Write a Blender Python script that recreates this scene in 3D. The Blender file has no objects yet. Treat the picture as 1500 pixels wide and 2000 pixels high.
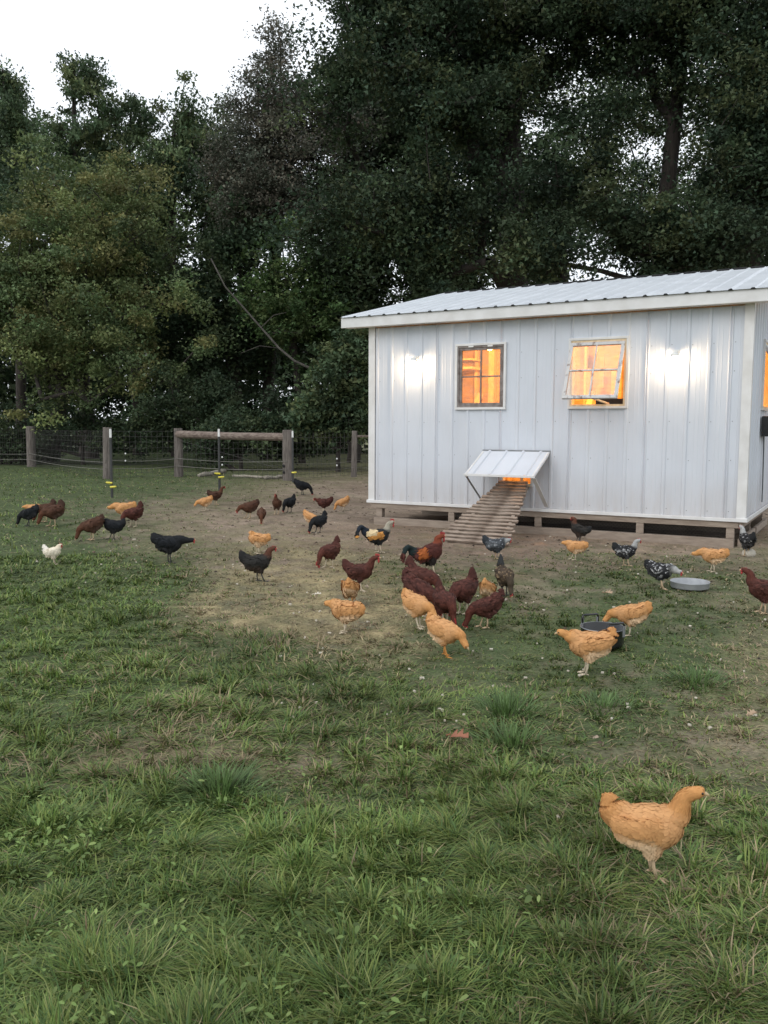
import bpy, math, random
import numpy as np
from mathutils import Matrix, Vector

C = bpy.context.scene.collection
SC = bpy.context.scene
R = math.radians
rng = np.random.default_rng(7)
random.seed(7)

# ------------------------------------------------------------------ camera, sky, sun, exposure
FPX, TILT, ROLL, CAMH = 1675.0, R(5.528), R(0.238), 1.323
cam = bpy.data.cameras.new('camera')
cam.sensor_fit = 'VERTICAL'; cam.sensor_height = 36.0
cam.lens = FPX / 2000 * 36.0
cam.clip_start = 0.05; cam.clip_end = 3000
cam_o = bpy.data.objects.new('camera', cam); C.objects.link(cam_o)
cam_o.matrix_world = Matrix.Translation((0, 0, CAMH)) @ Matrix.Rotation(R(90) - TILT, 4, 'X') @ Matrix.Rotation(ROLL, 4, 'Z')
SC.camera = cam_o

SUN_EL, SUN_AZ = R(38), R(222)          # azimuth clockwise from +Y: behind the camera, to its left
world = bpy.data.worlds.new('World'); SC.world = world; world.use_nodes = True
wn = world.node_tree; wn.nodes.clear()
sky = wn.nodes.new('ShaderNodeTexSky'); sky.sky_type = 'NISHITA'; sky.sun_disc = False
sky.sun_elevation = SUN_EL; sky.sun_rotation = SUN_AZ
sky.air_density = 1.0; sky.dust_density = 2.0; sky.ozone_density = 1.5
tcw = wn.nodes.new('ShaderNodeTexCoord')
cln = wn.nodes.new('ShaderNodeTexNoise'); cln.inputs['Scale'].default_value = 1.6; cln.inputs['Detail'].default_value = 5
wn.links.new(tcw.outputs['Generated'], cln.inputs['Vector'])
clr = wn.nodes.new('ShaderNodeMapRange'); clr.inputs['From Min'].default_value = .3; clr.inputs['From Max'].default_value = .7
clr.inputs['To Min'].default_value = .72; clr.inputs['To Max'].default_value = .98
wn.links.new(cln.outputs['Fac'], clr.inputs['Value'])
mixw = wn.nodes.new('ShaderNodeMixRGB'); mixw.inputs['Color2'].default_value = (12.0, 12.6, 13.3, 1)   # thin dusk overcast
wn.links.new(clr.outputs['Result'], mixw.inputs['Fac'])
wn.links.new(sky.outputs['Color'], mixw.inputs['Color1'])
bg = wn.nodes.new('ShaderNodeBackground'); bg.inputs['Strength'].default_value = 0.1
wo = wn.nodes.new('ShaderNodeOutputWorld')
wn.links.new(mixw.outputs['Color'], bg.inputs['Color']); wn.links.new(bg.outputs['Background'], wo.inputs['Surface'])

sun = bpy.data.lights.new('sun', 'SUN'); sun.energy = 0.9; sun.angle = R(36); sun.color = (1.0, 0.965, 0.93)
sun_o = bpy.data.objects.new('sun', sun); C.objects.link(sun_o)
sd = Vector((math.sin(SUN_AZ) * math.cos(SUN_EL), math.cos(SUN_AZ) * math.cos(SUN_EL), math.sin(SUN_EL)))
sun_o.rotation_euler = sd.to_track_quat('Z', 'Y').to_euler()

SC.view_settings.view_transform = 'Standard'; SC.view_settings.look = 'None'
SC.view_settings.exposure = 0.1; SC.view_settings.gamma = 1.0; SC.view_settings.use_curve_mapping = False
SC.render.engine = 'CYCLES'
SC.cycles.use_denoising = True
SC.cycles.max_bounces = 6; SC.cycles.diffuse_bounces = 3; SC.cycles.transparent_max_bounces = 8
SC.cycles.sample_clamp_indirect = 4

# ------------------------------------------------------------------ survey helpers (photo pixel -> place on the ground)
def ray(px, py):
    cr, sr = math.cos(ROLL), math.sin(ROLL)
    dx, dy = px - 750, py - 1000
    X = (cr * dx + sr * dy) / FPX; Y = (-sr * dx + cr * dy) / FPX
    ct, st = math.cos(TILT), math.sin(TILT)
    return np.array([X, ct - Y * st, -st - Y * ct])
def ground(px, py):
    v = ray(px, py); k = -CAMH / v[2]
    return np.array([v[0] * k, v[1] * k, 0.0])
def at(px, py, Y):
    v = ray(px, py); k = Y / v[1]
    return np.array([v[0] * k, Y, CAMH + v[2] * k])

# ------------------------------------------------------------------ noise
_T = np.random.default_rng(3).random((256, 256))
def vnoise(x, y, seed=0):
    x = np.asarray(x, float) + seed * 37.13; y = np.asarray(y, float) + seed * 91.7
    xi = np.floor(x).astype(int); yi = np.floor(y).astype(int)
    fx = x - xi; fy = y - yi
    fx = fx * fx * (3 - 2 * fx); fy = fy * fy * (3 - 2 * fy)
    a = _T[xi & 255, yi & 255]; b = _T[(xi + 1) & 255, yi & 255]
    c = _T[xi & 255, (yi + 1) & 255]; d = _T[(xi + 1) & 255, (yi + 1) & 255]
    return (a * (1 - fx) + b * fx) * (1 - fy) + (c * (1 - fx) + d * fx) * fy
def fbm(x, y, seed=0, o=4):
    s = 0; a = .5; t = 0
    for i in range(o):
        s = s + a * vnoise(x * 2 ** i, y * 2 ** i, seed + i); t += a; a *= .5
    return s / t

# ------------------------------------------------------------------ materials
def mat(name, c1, c2=None, rough=.7, scale=6, stretch=(1, 1, 1), bump=0, bscale=None, spec=.5, metal=0, detail=6, attr=None, emis=None, estr=0, trans=0, contrast=(.35, .65)):
    m = bpy.data.materials.new(name); m.use_nodes = True
    nt = m.node_tree; N = nt.nodes; Lk = nt.links
    b = N['Principled BSDF']; b.inputs['Roughness'].default_value = rough; b.inputs['Metallic'].default_value = metal
    b.inputs['Specular IOR Level'].default_value = spec
    tc = N.new('ShaderNodeTexCoord'); mp = N.new('ShaderNodeMapping'); mp.inputs['Scale'].default_value = stretch
    Lk.new(tc.outputs['Object'], mp.inputs['Vector'])
    nz = N.new('ShaderNodeTexNoise'); nz.inputs['Scale'].default_value = scale; nz.inputs['Detail'].default_value = detail
    Lk.new(mp.outputs['Vector'], nz.inputs['Vector'])
    if attr:
        at_ = N.new('ShaderNodeAttribute'); at_.attribute_name = attr
        mr = N.new('ShaderNodeMapRange'); mr.inputs['To Min'].default_value = .72; mr.inputs['To Max'].default_value = 1.28
        mr.inputs['From Min'].default_value = contrast[0]; mr.inputs['From Max'].default_value = contrast[1]
        Lk.new(nz.outputs['Fac'], mr.inputs['Value'])
        mx = N.new('ShaderNodeVectorMath'); mx.operation = 'SCALE'
        Lk.new(at_.outputs['Color'], mx.inputs[0]); Lk.new(mr.outputs['Result'], mx.inputs['Scale'])
        col = mx.outputs['Vector']
    else:
        mr = N.new('ShaderNodeMapRange'); mr.inputs['From Min'].default_value = contrast[0]; mr.inputs['From Max'].default_value = contrast[1]
        Lk.new(nz.outputs['Fac'], mr.inputs['Value'])
        mx = N.new('ShaderNodeMixRGB'); mx.inputs['Color1'].default_value = (*c1, 1); mx.inputs['Color2'].default_value = (*(c2 or c1), 1)
        Lk.new(mr.outputs['Result'], mx.inputs['Fac']); col = mx.outputs['Color']
    Lk.new(col, b.inputs['Base Color'])
    if bump:
        bn = N.new('ShaderNodeTexNoise'); bn.inputs['Scale'].default_value = bscale or scale * 4; bn.inputs['Detail'].default_value = 5
        Lk.new(mp.outputs['Vector'], bn.inputs['Vector'])
        bp = N.new('ShaderNodeBump'); bp.inputs['Strength'].default_value = bump; bp.inputs['Distance'].default_value = .02
        Lk.new(bn.outputs['Fac'], bp.inputs['Height']); Lk.new(bp.outputs['Normal'], b.inputs['Normal'])
    if estr:
        b.inputs['Emission Color'].default_value = (*emis, 1); b.inputs['Emission Strength'].default_value = estr
    if trans:
        tr = N.new('ShaderNodeBsdfTranslucent'); Lk.new(col, tr.inputs['Color'])
        ms = N.new('ShaderNodeMixShader'); ms.inputs['Fac'].default_value = trans
        Lk.new(b.outputs['BSDF'], ms.inputs[1]); Lk.new(tr.outputs['BSDF'], ms.inputs[2])
        Lk.new(ms.outputs['Shader'], N['Material Output'].inputs['Surface'])
    return m

M = {}
M['metal'] = mat('white_painted_steel', (.61, .645, .70), (.565, .595, .645), rough=.44, scale=2.5, stretch=(1, 1, .5), spec=.35)
M['roof'] = mat('white_roof_steel', (.64, .67, .70), (.57, .60, .63), rough=.36, scale=3, spec=.5)
M['trim'] = mat('white_trim_steel', (.72, .72, .715), (.62, .615, .60), rough=.4, scale=5)
M['lumber'] = mat('weathered_lumber', (.33, .27, .215), (.24, .19, .15), rough=.85, scale=9, stretch=(.6, 2, 3), bump=.3)
M['slat'] = mat('muddy_slat_wood', (.345, .275, .22), (.165, .122, .092), rough=.9, scale=7, stretch=(1.2, 4, 4), bump=.4)
M['oldwood'] = mat('old_sash_wood', (.27, .24, .225), (.15, .12, .105), rough=.8, scale=14, bump=.3)
M['peel'] = mat('peeling_white_paint', (.56, .55, .54), (.2, .13, .1), rough=.7, scale=14, bump=.4, contrast=(.54, .68))
M['ply'] = mat('bare_plywood', (.56, .41, .25), (.42, .30, .17), rough=.8, scale=5, stretch=(1, 1, 5))
M['stud'] = mat('stud_lumber', (.78, .64, .44), (.62, .48, .3), rough=.8, scale=7, stretch=(3, 3, 1))
M['dark'] = mat('black_closure_foam', (.012, .012, .013), (.02, .02, .02), rough=.9)
M['galv'] = mat('galvanised_steel', (.30, .31, .32), (.22, .23, .24), rough=.45, scale=8, metal=.6)
M['wire'] = mat('dull_wire', (.075, .072, .07), (.05, .045, .042), rough=.6, metal=.3)
M['enamel'] = mat('black_enamel', (.012, .012, .013), (.02, .02, .02), rough=.22)
M['post'] = mat('grey_fence_wood', (.19, .165, .145), (.09, .075, .066), rough=.9, scale=5, stretch=(6, 6, .7), bump=.5)
M['rail'] = mat('brown_rail_wood', (.25, .2, .165), (.12, .085, .07), rough=.9, scale=4, stretch=(.6, 5, 5), bump=.5)
M['rope'] = mat('white_electric_rope', (.20, .19, .165), (.13, .125, .105), rough=.6)
M['stepin'] = mat('dark_plastic_shaft', (.03, .032, .03), (.05, .05, .05), rough=.5)
M['wplastic'] = mat('white_plastic', (.78, .78, .76), (.7, .7, .68), rough=.4)
M['yplastic'] = mat('yellow_plastic', (.75, .66, .08), (.65, .55, .05), rough=.4)
M['bark'] = mat('dark_bark', (.055, .045, .038), (.025, .02, .017), rough=.95, scale=4, stretch=(3, 3, .6), bump=.6)
M['barkpale'] = mat('pale_dead_bark', (.085, .078, .066), (.045, .04, .034), rough=.95, scale=5, bump=.5)
M['stone'] = mat('pale_stone', (.5, .46, .38), (.36, .33, .27), rough=.9, scale=12, bump=.4)
M['bleach'] = mat('bleached_log_wood', (.42, .38, .31), (.25, .22, .18), rough=.9, scale=7, stretch=(1, 5, 5), bump=.4)
M['leaf'] = mat('tree_leaves', None, attr='Col', rough=.65, scale=.6, spec=.25, trans=.28)
M['grass'] = mat('grass_blades', None, attr='Col', rough=.6, scale=1.4, spec=.3, trans=.15)
M['feather'] = mat('feathers', None, attr='Col', rough=.75, scale=30, spec=.2, contrast=(-.4, 1.4))
M['comb'] = mat('red_comb_skin', (.42, .045, .04), (.3, .03, .03), rough=.55)
M['beak'] = mat('horn_beak', (.5, .36, .2), (.4, .28, .15), rough=.45)
M['eye'] = mat('hen_eye', (.02, .012, .01), (.03, .015, .01), rough=.1)
M['scrap'] = mat('pale_food_scrap', (.62, .57, .48), (.42, .37, .29), rough=.8, scale=9)
M['oakleaf'] = mat('dry_oak_leaf', (.30, .12, .065), (.2, .075, .04), rough=.7, scale=20)
M['paleleaf'] = mat('dry_pale_leaf', (.42, .30, .2), (.3, .2, .12), rough=.7, scale=20)
M['bulb'] = mat('lit_bulb', (1, 1, 1), rough=.5, emis=(1.0, .74, .47), estr=230)
M['heat'] = mat('lit_heat_bulb', (1, .6, .3), rough=.5, emis=(1.0, .55, .2), estr=60)
M['cable'] = mat('grey_cable', (.10, .11, .12), (.07, .08, .08), rough=.5)

def splash(m):
    """dried mud splashed on the lowest half metre of the sheet, with streaks running up"""
    nt = m.node_tree; b = nt.nodes['Principled BSDF']; old = b.inputs['Base Color'].links[0].from_socket
    tc = nt.nodes.new('ShaderNodeTexCoord'); sp = nt.nodes.new('ShaderNodeSeparateXYZ'); nt.links.new(tc.outputs['Object'], sp.inputs[0])
    mr = nt.nodes.new('ShaderNodeMapRange'); mr.inputs['From Min'].default_value = .30; mr.inputs['From Max'].default_value = .85; mr.inputs['To Min'].default_value = .62; mr.inputs['To Max'].default_value = 0
    nt.links.new(sp.outputs['Z'], mr.inputs['Value'])
    mp = nt.nodes.new('ShaderNodeMapping'); mp.inputs['Scale'].default_value = (6, 6, 1.3); nt.links.new(tc.outputs['Object'], mp.inputs['Vector'])
    nz = nt.nodes.new('ShaderNodeTexNoise'); nz.inputs['Scale'].default_value = 2.2; nz.inputs['Detail'].default_value = 8; nt.links.new(mp.outputs['Vector'], nz.inputs['Vector'])
    mu = nt.nodes.new('ShaderNodeMath'); mu.operation = 'MULTIPLY'; nt.links.new(mr.outputs['Result'], mu.inputs[0]); nt.links.new(nz.outputs['Fac'], mu.inputs[1])
    mx = nt.nodes.new('ShaderNodeMixRGB'); mx.inputs['Color2'].default_value = (.42, .34, .26, 1)
    nt.links.new(mu.outputs[0], mx.inputs['Fac']); nt.links.new(old, mx.inputs['Color1']); nt.links.new(mx.outputs['Color'], b.inputs['Base Color'])
splash(M['metal'])
gm = bpy.data.materials.new('dusty_window_glass'); gm.use_nodes = True
nt = gm.node_tree; nt.nodes.remove(nt.nodes['Principled BSDF'])
tp = nt.nodes.new('ShaderNodeBsdfTransparent'); tp.inputs['Color'].default_value = (.93, .92, .9, 1)
gl = nt.nodes.new('ShaderNodeBsdfGlossy'); gl.inputs['Roughness'].default_value = .04
df = nt.nodes.new('ShaderNodeBsdfDiffuse'); df.inputs['Color'].default_value = (.5, .47, .44, 1)
nz = nt.nodes.new('ShaderNodeTexNoise'); nz.inputs['Scale'].default_value = 7; nz.inputs['Detail'].default_value = 6
tcg = nt.nodes.new('ShaderNodeTexCoord'); nt.links.new(tcg.outputs['Object'], nz.inputs['Vector'])
mrg = nt.nodes.new('ShaderNodeMapRange'); mrg.inputs['From Min'].default_value = .35; mrg.inputs['From Max'].default_value = .75
mrg.inputs['To Min'].default_value = .02; mrg.inputs['To Max'].default_value = .2
nt.links.new(nz.outputs['Fac'], mrg.inputs['Value'])
m1 = nt.nodes.new('ShaderNodeMixShader'); nt.links.new(mrg.outputs['Result'], m1.inputs['Fac'])
nt.links.new(tp.outputs[0], m1.inputs[1]); nt.links.new(df.outputs[0], m1.inputs[2])
fr = nt.nodes.new('ShaderNodeFresnel'); fr.inputs['IOR'].default_value = 1.45
m2 = nt.nodes.new('ShaderNodeMixShader'); nt.links.new(fr.outputs[0], m2.inputs['Fac'])
nt.links.new(m1.outputs[0], m2.inputs[1]); nt.links.new(gl.outputs[0], m2.inputs[2])
nt.links.new(m2.outputs[0], nt.nodes['Material Output'].inputs['Surface'])
M['glass'] = gm

# ------------------------------------------------------------------ mesh helpers
def np_mesh(name, V, polys, material, cols=None, smooth=False):
    """polys: list of (F,k) int arrays"""
    me = bpy.data.meshes.new(name)
    V = np.asarray(V, np.float32)
    me.vertices.add(len(V)); me.vertices.foreach_set('co', V.ravel())
    li = np.concatenate([p.ravel() for p in polys]).astype(np.int32)
    tot = np.concatenate([np.full(len(p), p.shape[1], np.int32) for p in polys])
    me.loops.add(len(li)); me.loops.foreach_set('vertex_index', li)
    me.polygons.add(len(tot))
    me.polygons.foreach_set('loop_start', np.concatenate([[0], np.cumsum(tot)[:-1]]).astype(np.int32))
    if smooth: me.polygons.foreach_set('use_smooth', np.ones(len(tot), bool))
    if cols is not None:
        a = me.color_attributes.new('Col', 'FLOAT_COLOR', 'POINT')
        c4 = np.ones((len(V), 4), np.float32); c4[:, :3] = cols
        a.data.foreach_set('color', c4.ravel())
    me.update(calc_edges=True)
    if material: me.materials.append(material)
    return me

class MB:
    def __init__(s): s.v = []; s.f = []; s.n = 0
    def add(s, V, F):
        V = np.asarray(V, float); s.v.append(V); s.f += [tuple(i + s.n for i in f) for f in F]; s.n += len(V); return s
    def box(s, x0, x1, y0, y1, z0, z1, T=None):
        V = np.array([[x, y, z] for z in (z0, z1) for y in (y0, y1) for x in (x0, x1)])
        if T is not None: V = (np.c_[V, np.ones(8)] @ np.array(T).T)[:, :3]
        return s.add(V, [(0, 2, 3, 1), (4, 5, 7, 6), (0, 1, 5, 4), (2, 6, 7, 3), (0, 4, 6, 2), (1, 3, 7, 5)])
    def bar(s, a, b, w, h, up=(0, 0, 1)):
        a = np.array(a, float); b = np.array(b, float); d = b - a; d /= np.linalg.norm(d)
        sd = np.cross(d, up); sd /= np.linalg.norm(sd); u = np.cross(sd, d)
        V = [p + sd * i * w / 2 + u * j * h / 2 for p in (a, b) for i, j in ((-1, -1), (1, -1), (1, 1), (-1, 1))]
        return s.add(V, [(0, 1, 2, 3), (7, 6, 5, 4), (0, 4, 5, 1), (1, 5, 6, 2), (2, 6, 7, 3), (3, 7, 4, 0)])
    def tube(s, P, r, n=8, cap=True):
        P = np.asarray(P, float); r = np.broadcast_to(np.asarray(r, float), (len(P),))
        Tn = np.gradient(P, axis=0); Tn /= np.linalg.norm(Tn, axis=1)[:, None] + 1e-9
        ref = np.array([0, 0, 1.]) if abs(Tn[0][2]) < .9 else np.array([1., 0, 0])
        V = []
        for p, t, q in zip(P, Tn, r):
            a = np.cross(t, ref); a /= np.linalg.norm(a) + 1e-9; b = np.cross(a, t); ref = b if abs(np.dot(b, t)) < .9 else ref
            for k in range(n):
                th = 2 * math.pi * k / n; V.append(p + q * (a * math.cos(th) + b * math.sin(th)))
        F = []
        for i in range(len(P) - 1):
            for k in range(n):
                F.append((i * n + k, i * n + (k + 1) % n, (i + 1) * n + (k + 1) % n, (i + 1) * n + k))
        if cap: F += [tuple(range(n))[::-1], tuple((len(P) - 1) * n + k for k in range(n))]
        return s.add(V, F)
    def lathe(s, prof, c=(0, 0, 0), n=24, half=None):
        V = []; F = []
        for r_, z in prof:
            for k in range(n):
                th = 2 * math.pi * k / n; V.append((c[0] + r_ * math.cos(th), c[1] + r_ * math.sin(th), c[2] + z))
        for i in range(len(prof) - 1):
            for k in range(n): F.append((i * n + k, i * n + (k + 1) % n, (i + 1) * n + (k + 1) % n, (i + 1) * n + k))
        return s.add(V, F)
    def ball(s, c, r, n=10, m=6):
        r = np.broadcast_to(np.asarray(r, float), (3,)); V = []; F = []
        for i in range(m + 1):
            ph = math.pi * i / m
            for k in range(n):
                th = 2 * math.pi * k / n
                V.append((c[0] + r[0] * math.sin(ph) * math.cos(th), c[1] + r[1] * math.sin(ph) * math.sin(th), c[2] + r[2] * math.cos(ph)))
        for i in range(m):
            for k in range(n): F.append((i * n + k, (i + 1) * n + k, (i + 1) * n + (k + 1) % n, i * n + (k + 1) % n))
        return s.add(V, F)
    def mesh(s, name, material, smooth=False, bevel=0):
        me = bpy.data.meshes.new(name)
        me.from_pydata(np.concatenate(s.v).tolist(), [], s.f); me.update()
        if smooth: me.polygons.foreach_set('use_smooth', np.ones(len(me.polygons), bool))
        if material: me.materials.append(material)
        return me
    def build(s, name, material, parent=None, smooth=False, bevel=0, kind=None):
        o = obj(name, s.mesh(name, material, smooth), parent)
        if bevel:
            bv = o.modifiers.new('bevel', 'BEVEL'); bv.width = bevel; bv.segments = 2; bv.limit_method = 'ANGLE'
        if kind: o['kind'] = kind
        return o

def obj(name, me, parent=None):
    o = bpy.data.objects.new(name, me); C.objects.link(o)
    if parent is not None: o.parent = parent
    return o
def tag(o, label=None, cat=None, group=None, kind=None):
    if label: o['label'] = label
    if cat: o['category'] = cat
    if group: o['group'] = group
    if kind: o['kind'] = kind
    return o
def thing(name, label, cat, loc=(0, 0, 0), rotz=0, group=None):
    o = bpy.data.objects.new(name, None); C.objects.link(o); o.empty_display_size = .1
    o.location = loc; o.rotation_euler = (0, 0, rotz)
    return tag(o, label, cat, group)

# ------------------------------------------------------------------ ground cover maps, fixed in the yard (bearing x distance)
MAPX = np.array([0, 150, 300, 450, 600, 750, 900, 1050, 1200, 1350, 1500.])
DEN = {900: "99887766555", 925: "99886532222", 955: "99862000000", 985: "97531000001", 1015: "96421000001", 1050: "97532110112",
       1080: "98643212333", 1110: "99744554665", 1150: "99876665667", 1190: "99976775676", 1230: "99975787877", 1280: "99987988887",
       1340: "99998778777", 1400: "99999767676", 1450: "98788877765", 1500: "86556899876", 1560: "99999999999", 1700: "99999999999", 2000: "99999999999"}
HGT = {900: "88887766666", 955: "88654333333", 1015: "76433222222", 1080: "76433222333", 1150: "77532332333", 1230: "77742333333",
       1280: "77776432233", 1340: "88888543333", 1400: "88888744444", 1450: "87788865444", 1500: "65556887654", 1560: "88888888877", 2000: "88888888888"}
DRY = {900: "33344555555", 955: "22345555555", 1015: "23455555555", 1080: "12457643334", 1110: "11358422234", 1150: "11379731225",
       1190: "11289831115", 1230: "11279931125", 1280: "12236522236", 1340: "22222222235", 1400: "22333333345", 1450: "34533334346",
       1500: "46664333345", 1560: "11222222333", 2000: "11111112233"}
def mapper(tab):
    ys = sorted(tab, reverse=True)                       # near -> far
    ly = np.array([math.log(ground(750, y)[1]) for y in ys])
    g = np.array([[int(c) / 9 for c in tab[y]] for y in ys])
    bx = (MAPX - 750) / FPX
    def fn(X, Y):
        Yc = np.maximum(Y, .3); b = np.clip(X / Yc, bx[0], bx[-1]); l = np.clip(np.log(Yc), ly[0], ly[-1])
        i = np.clip(np.searchsorted(ly, l) - 1, 0, len(ly) - 2); j = np.clip(np.searchsorted(bx, b) - 1, 0, len(bx) - 2)
        u = (l - ly[i]) / (ly[i + 1] - ly[i]); v = (b - bx[j]) / (bx[j + 1] - bx[j])
        return (g[i, j] * (1 - v) + g[i, j + 1] * v) * (1 - u) + (g[i + 1, j] * (1 - v) + g[i + 1, j + 1] * v) * u
    return fn
den_f, hgt_f, dry_f = mapper(DEN), mapper(HGT), mapper(DRY)
def warp(X, Y):
    return X + (fbm(X * 1.3, Y * 1.3, 5) - .5) * .9, Y + (fbm(X * 1.3, Y * 1.3, 9) - .5) * .9 * np.clip(Y / 6, .3, 2)
def cover(X, Y):
    a, b = warp(X, Y)
    return den_f(a, b), hgt_f(a, b), dry_f(a, b)
def relief(X, Y):
    r_ = np.hypot(X, Y)
    z = (fbm(X * 1.1, Y * 1.1, 2) - .5) * .05 + (fbm(X * 5, Y * 5, 3) - .5) * .035 + (vnoise(X * 17, Y * 17, 4) - .5) * .012
    return z * np.clip((40 - r_) / 20, 0, 1)

# ------------------------------------------------------------------ ground sheet
ang = np.concatenate([np.linspace(-36, 36, 300), np.linspace(36, 324, 60)[1:-1]]) * math.pi / 180
rad = np.concatenate([[.3, .8], np.geomspace(1.3, 48, 330), np.geomspace(52, 900, 16)])
A_, R_ = np.meshgrid(ang, rad)
X_, Y_ = R_ * np.sin(A_), R_ * np.cos(A_)
Z_ = relief(X_, Y_)
d_, h_, y_ = cover(X_, Y_)
n1 = fbm(X_ * .9, Y_ * .9, 21); n2 = fbm(X_ * 6, Y_ * 6, 22)
soil = np.array([.185, .140, .106]); soil2 = np.array([.285, .222, .170]); mossy = np.array([.078, .100, .046]); straw = np.array([.37, .295, .17])
k = np.clip((n1 - .3) / .4, 0, 1)[..., None]
col = soil * (1 - k) + soil2 * k
gk = np.clip((d_ * 1.25 + (n2 - .5) * 1.1 - .12) * 1.1, 0, 1)[..., None]
col = col * (1 - gk) + mossy * gk
sk = np.clip((y_ - .38) * 2.2, 0, 1)[..., None] * np.clip(.55 + (n2 - .5) * 2.2, 0, 1)[..., None] * np.clip(d_ * 2, 0, 1)[..., None]
col = col * (1 - sk * .8) + straw * sk * .8
col *= (.62 + .76 * fbm(X_ * 11, Y_ * 11, 23))[..., None]
nr, na = R_.shape
V = np.stack([X_, Y_, Z_], -1).reshape(-1, 3)
i = np.arange(nr - 1)[:, None] * na; j = np.arange(na)[None, :]; j2 = (j + 1) % na
Q = np.stack([i + j, i + na + j, i + na + j2, i + j2], -1).reshape(-1, 4)[:, ::-1]
V = np.vstack([V, [[0, 0, 0]]]); colf = np.vstack([col.reshape(-1, 3), [mossy]])
tri = np.stack([np.full(na, len(V) - 1), np.arange(na), (np.arange(na) + 1) % na], -1)[:, ::-1]
M['ground'] = mat('yard_soil', None, attr='Col', rough=.95, scale=45, spec=.1, bump=.7, bscale=60, detail=8, contrast=(.3, .7))
tag(obj('ground', np_mesh('ground', V, [Q, tri], M['ground'], colf, True)), kind='structure')

# ------------------------------------------------------------------ chicken coop (local x along the front, y into the coop)
L, DP, ZB, ZT, SL = 4.877, 2.93, .316, 2.70, .236
coop = thing('chicken_coop', 'white ribbed steel chicken coop on wooden skids with two lit windows', 'chicken coop', (-.186, 12.03, 0), R(-29.66))
RIB = .2286
RIBH = {'metal': .76, 'roof': .66}
def profile(s0, s1, off, m='metal'):
    """(s, out) points of ribbed steel between s0 and s1; ribs at off + k*RIB"""
    pts = [(s0, 0)]
    k0 = math.floor((s0 - off) / RIB) - 1
    for k in range(k0, k0 + int((s1 - s0) / RIB) + 4):
        c = off + k * RIB
        for a, b in ((-.027, 0), (-.013, .019), (.013, .019), (.027, 0), (.085, 0), (.092, .0025), (.099, 0), (.130, 0), (.137, .0025), (.144, 0)):
            if s0 + .001 < c + a < s1 - .001: pts.append((c + a, b * RIBH[m]))
    pts.append((s1, 0)); return pts
def ribbed(name, s0, s1, off, z0f, z1f, P, holes=(), m='metal', split=.9144):
    """ribbed sheet cut into three-foot panels; P(s, out, z) -> point; holes (sa, sb, za, zb)"""
    s = s0
    edges = [s0]; c = off + RIB * 4 * math.ceil((s0 - off + .2) / (RIB * 4))
    while c < s1 - .1: edges.append(c); c += split
    edges.append(s1)
    for n, (a, b) in enumerate(zip(edges[:-1], edges[1:])):
        pts = profile(a, b, off, m)
        def out_at(x):
            for (p0, o0), (p1, o1) in zip(pts[:-1], pts[1:]):
                if p0 <= x <= p1: return o0 + (o1 - o0) * (x - p0) / max(1e-9, p1 - p0)
            return 0
        for ha, hb, _, _ in holes:
            for e in (ha, hb):
                if a < e < b and all(abs(e - p) > 1e-4 for p, _ in pts): pts = sorted(pts + [(e, out_at(e))])
        mb = MB(); lift = .0006 * (n % 2)
        for (p0, o0), (p1, o1) in zip(pts[:-1], pts[1:]):
            mid = (p0 + p1) / 2; zs = [(0, None)]
            cuts = sorted((za, zb) for ha, hb, za, zb in holes if ha < mid < hb)
            lo = z0f(mid); spans = []
            for za, zb in cuts:
                if za > lo: spans.append((None, za) if lo == z0f(mid) else (lo, za))
                lo = zb
            spans.append((None if not cuts else lo, None))
            for za, zb in spans:
                q = [P(p0, o0 + lift, z0f(p0) if za is None else za), P(p1, o1 + lift, z0f(p1) if za is None else za),
                     P(p1, o1 + lift, z1f(p1) if zb is None else zb), P(p0, o0 + lift, z1f(p0) if zb is None else zb)]
                mb.add(q, [(0, 1, 2, 3)])
        mb.build(name, M[m], coop)
W1 = (1.325, 1.972, 1.608, 2.40); W2 = (2.845, 3.515, 1.608, 2.40); DOOR = (1.985, 2.36, .60, 1.03)
SW = (1.13, 1.80, 1.60, 2.40)
ribbed('wall_panel', .0, L, .098, lambda s: ZB, lambda s: ZT, lambda s, o, z: (s, -o, z), (W1, W2, DOOR))
ribbed('wall_panel', .0, DP, .10, lambda s: ZB, lambda s: ZT + SL * s, lambda s, o, z: (L + o, s, z), (SW,))
ribbed('wall_panel', .0, DP, .10, lambda s: ZB, lambda s: ZT + SL * s, lambda s, o, z: (-o, DP - s, z - SL * (2 * s - DP) if False else ZB + (z - ZB) * (ZT + SL * (DP - s) - ZB) / (ZT + SL * s - ZB)))
ribbed('wall_panel', .0, L, .098, lambda s: ZB, lambda s: ZT + SL * DP, lambda s, o, z: (L - s, DP + o, z))
# corner trims, base flashing
for x, sx in ((0, 1), (L, -1)):
    b = MB(); xa, xb = sorted((x - sx * .024, x + sx * .075))
    b.box(xa, xb, -.026, -.021, ZB - .004, ZT + .03); xa, xb = sorted((x - sx * .026, x - sx * .0205)); b.box(xa, xb, -.0255, .07, ZB - .004, ZT + .03)
    b.build('corner_trim', M['trim'], coop)
b = MB(); b.box(-.045, L + .045, -.045, -.02, ZB - .022, ZB + .018); b.build('base_trim', M['trim'], coop, bevel=.003)
b = MB(); b.box(L + .02, L + .045, -.018, DP, ZB - .022, ZB + .018); b.build('base_trim', M['trim'], coop)
b = MB(); b.box(-.045, -.02, -.018, DP, ZB - .022, ZB + .018); b.build('base_trim', M['trim'], coop)
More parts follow.
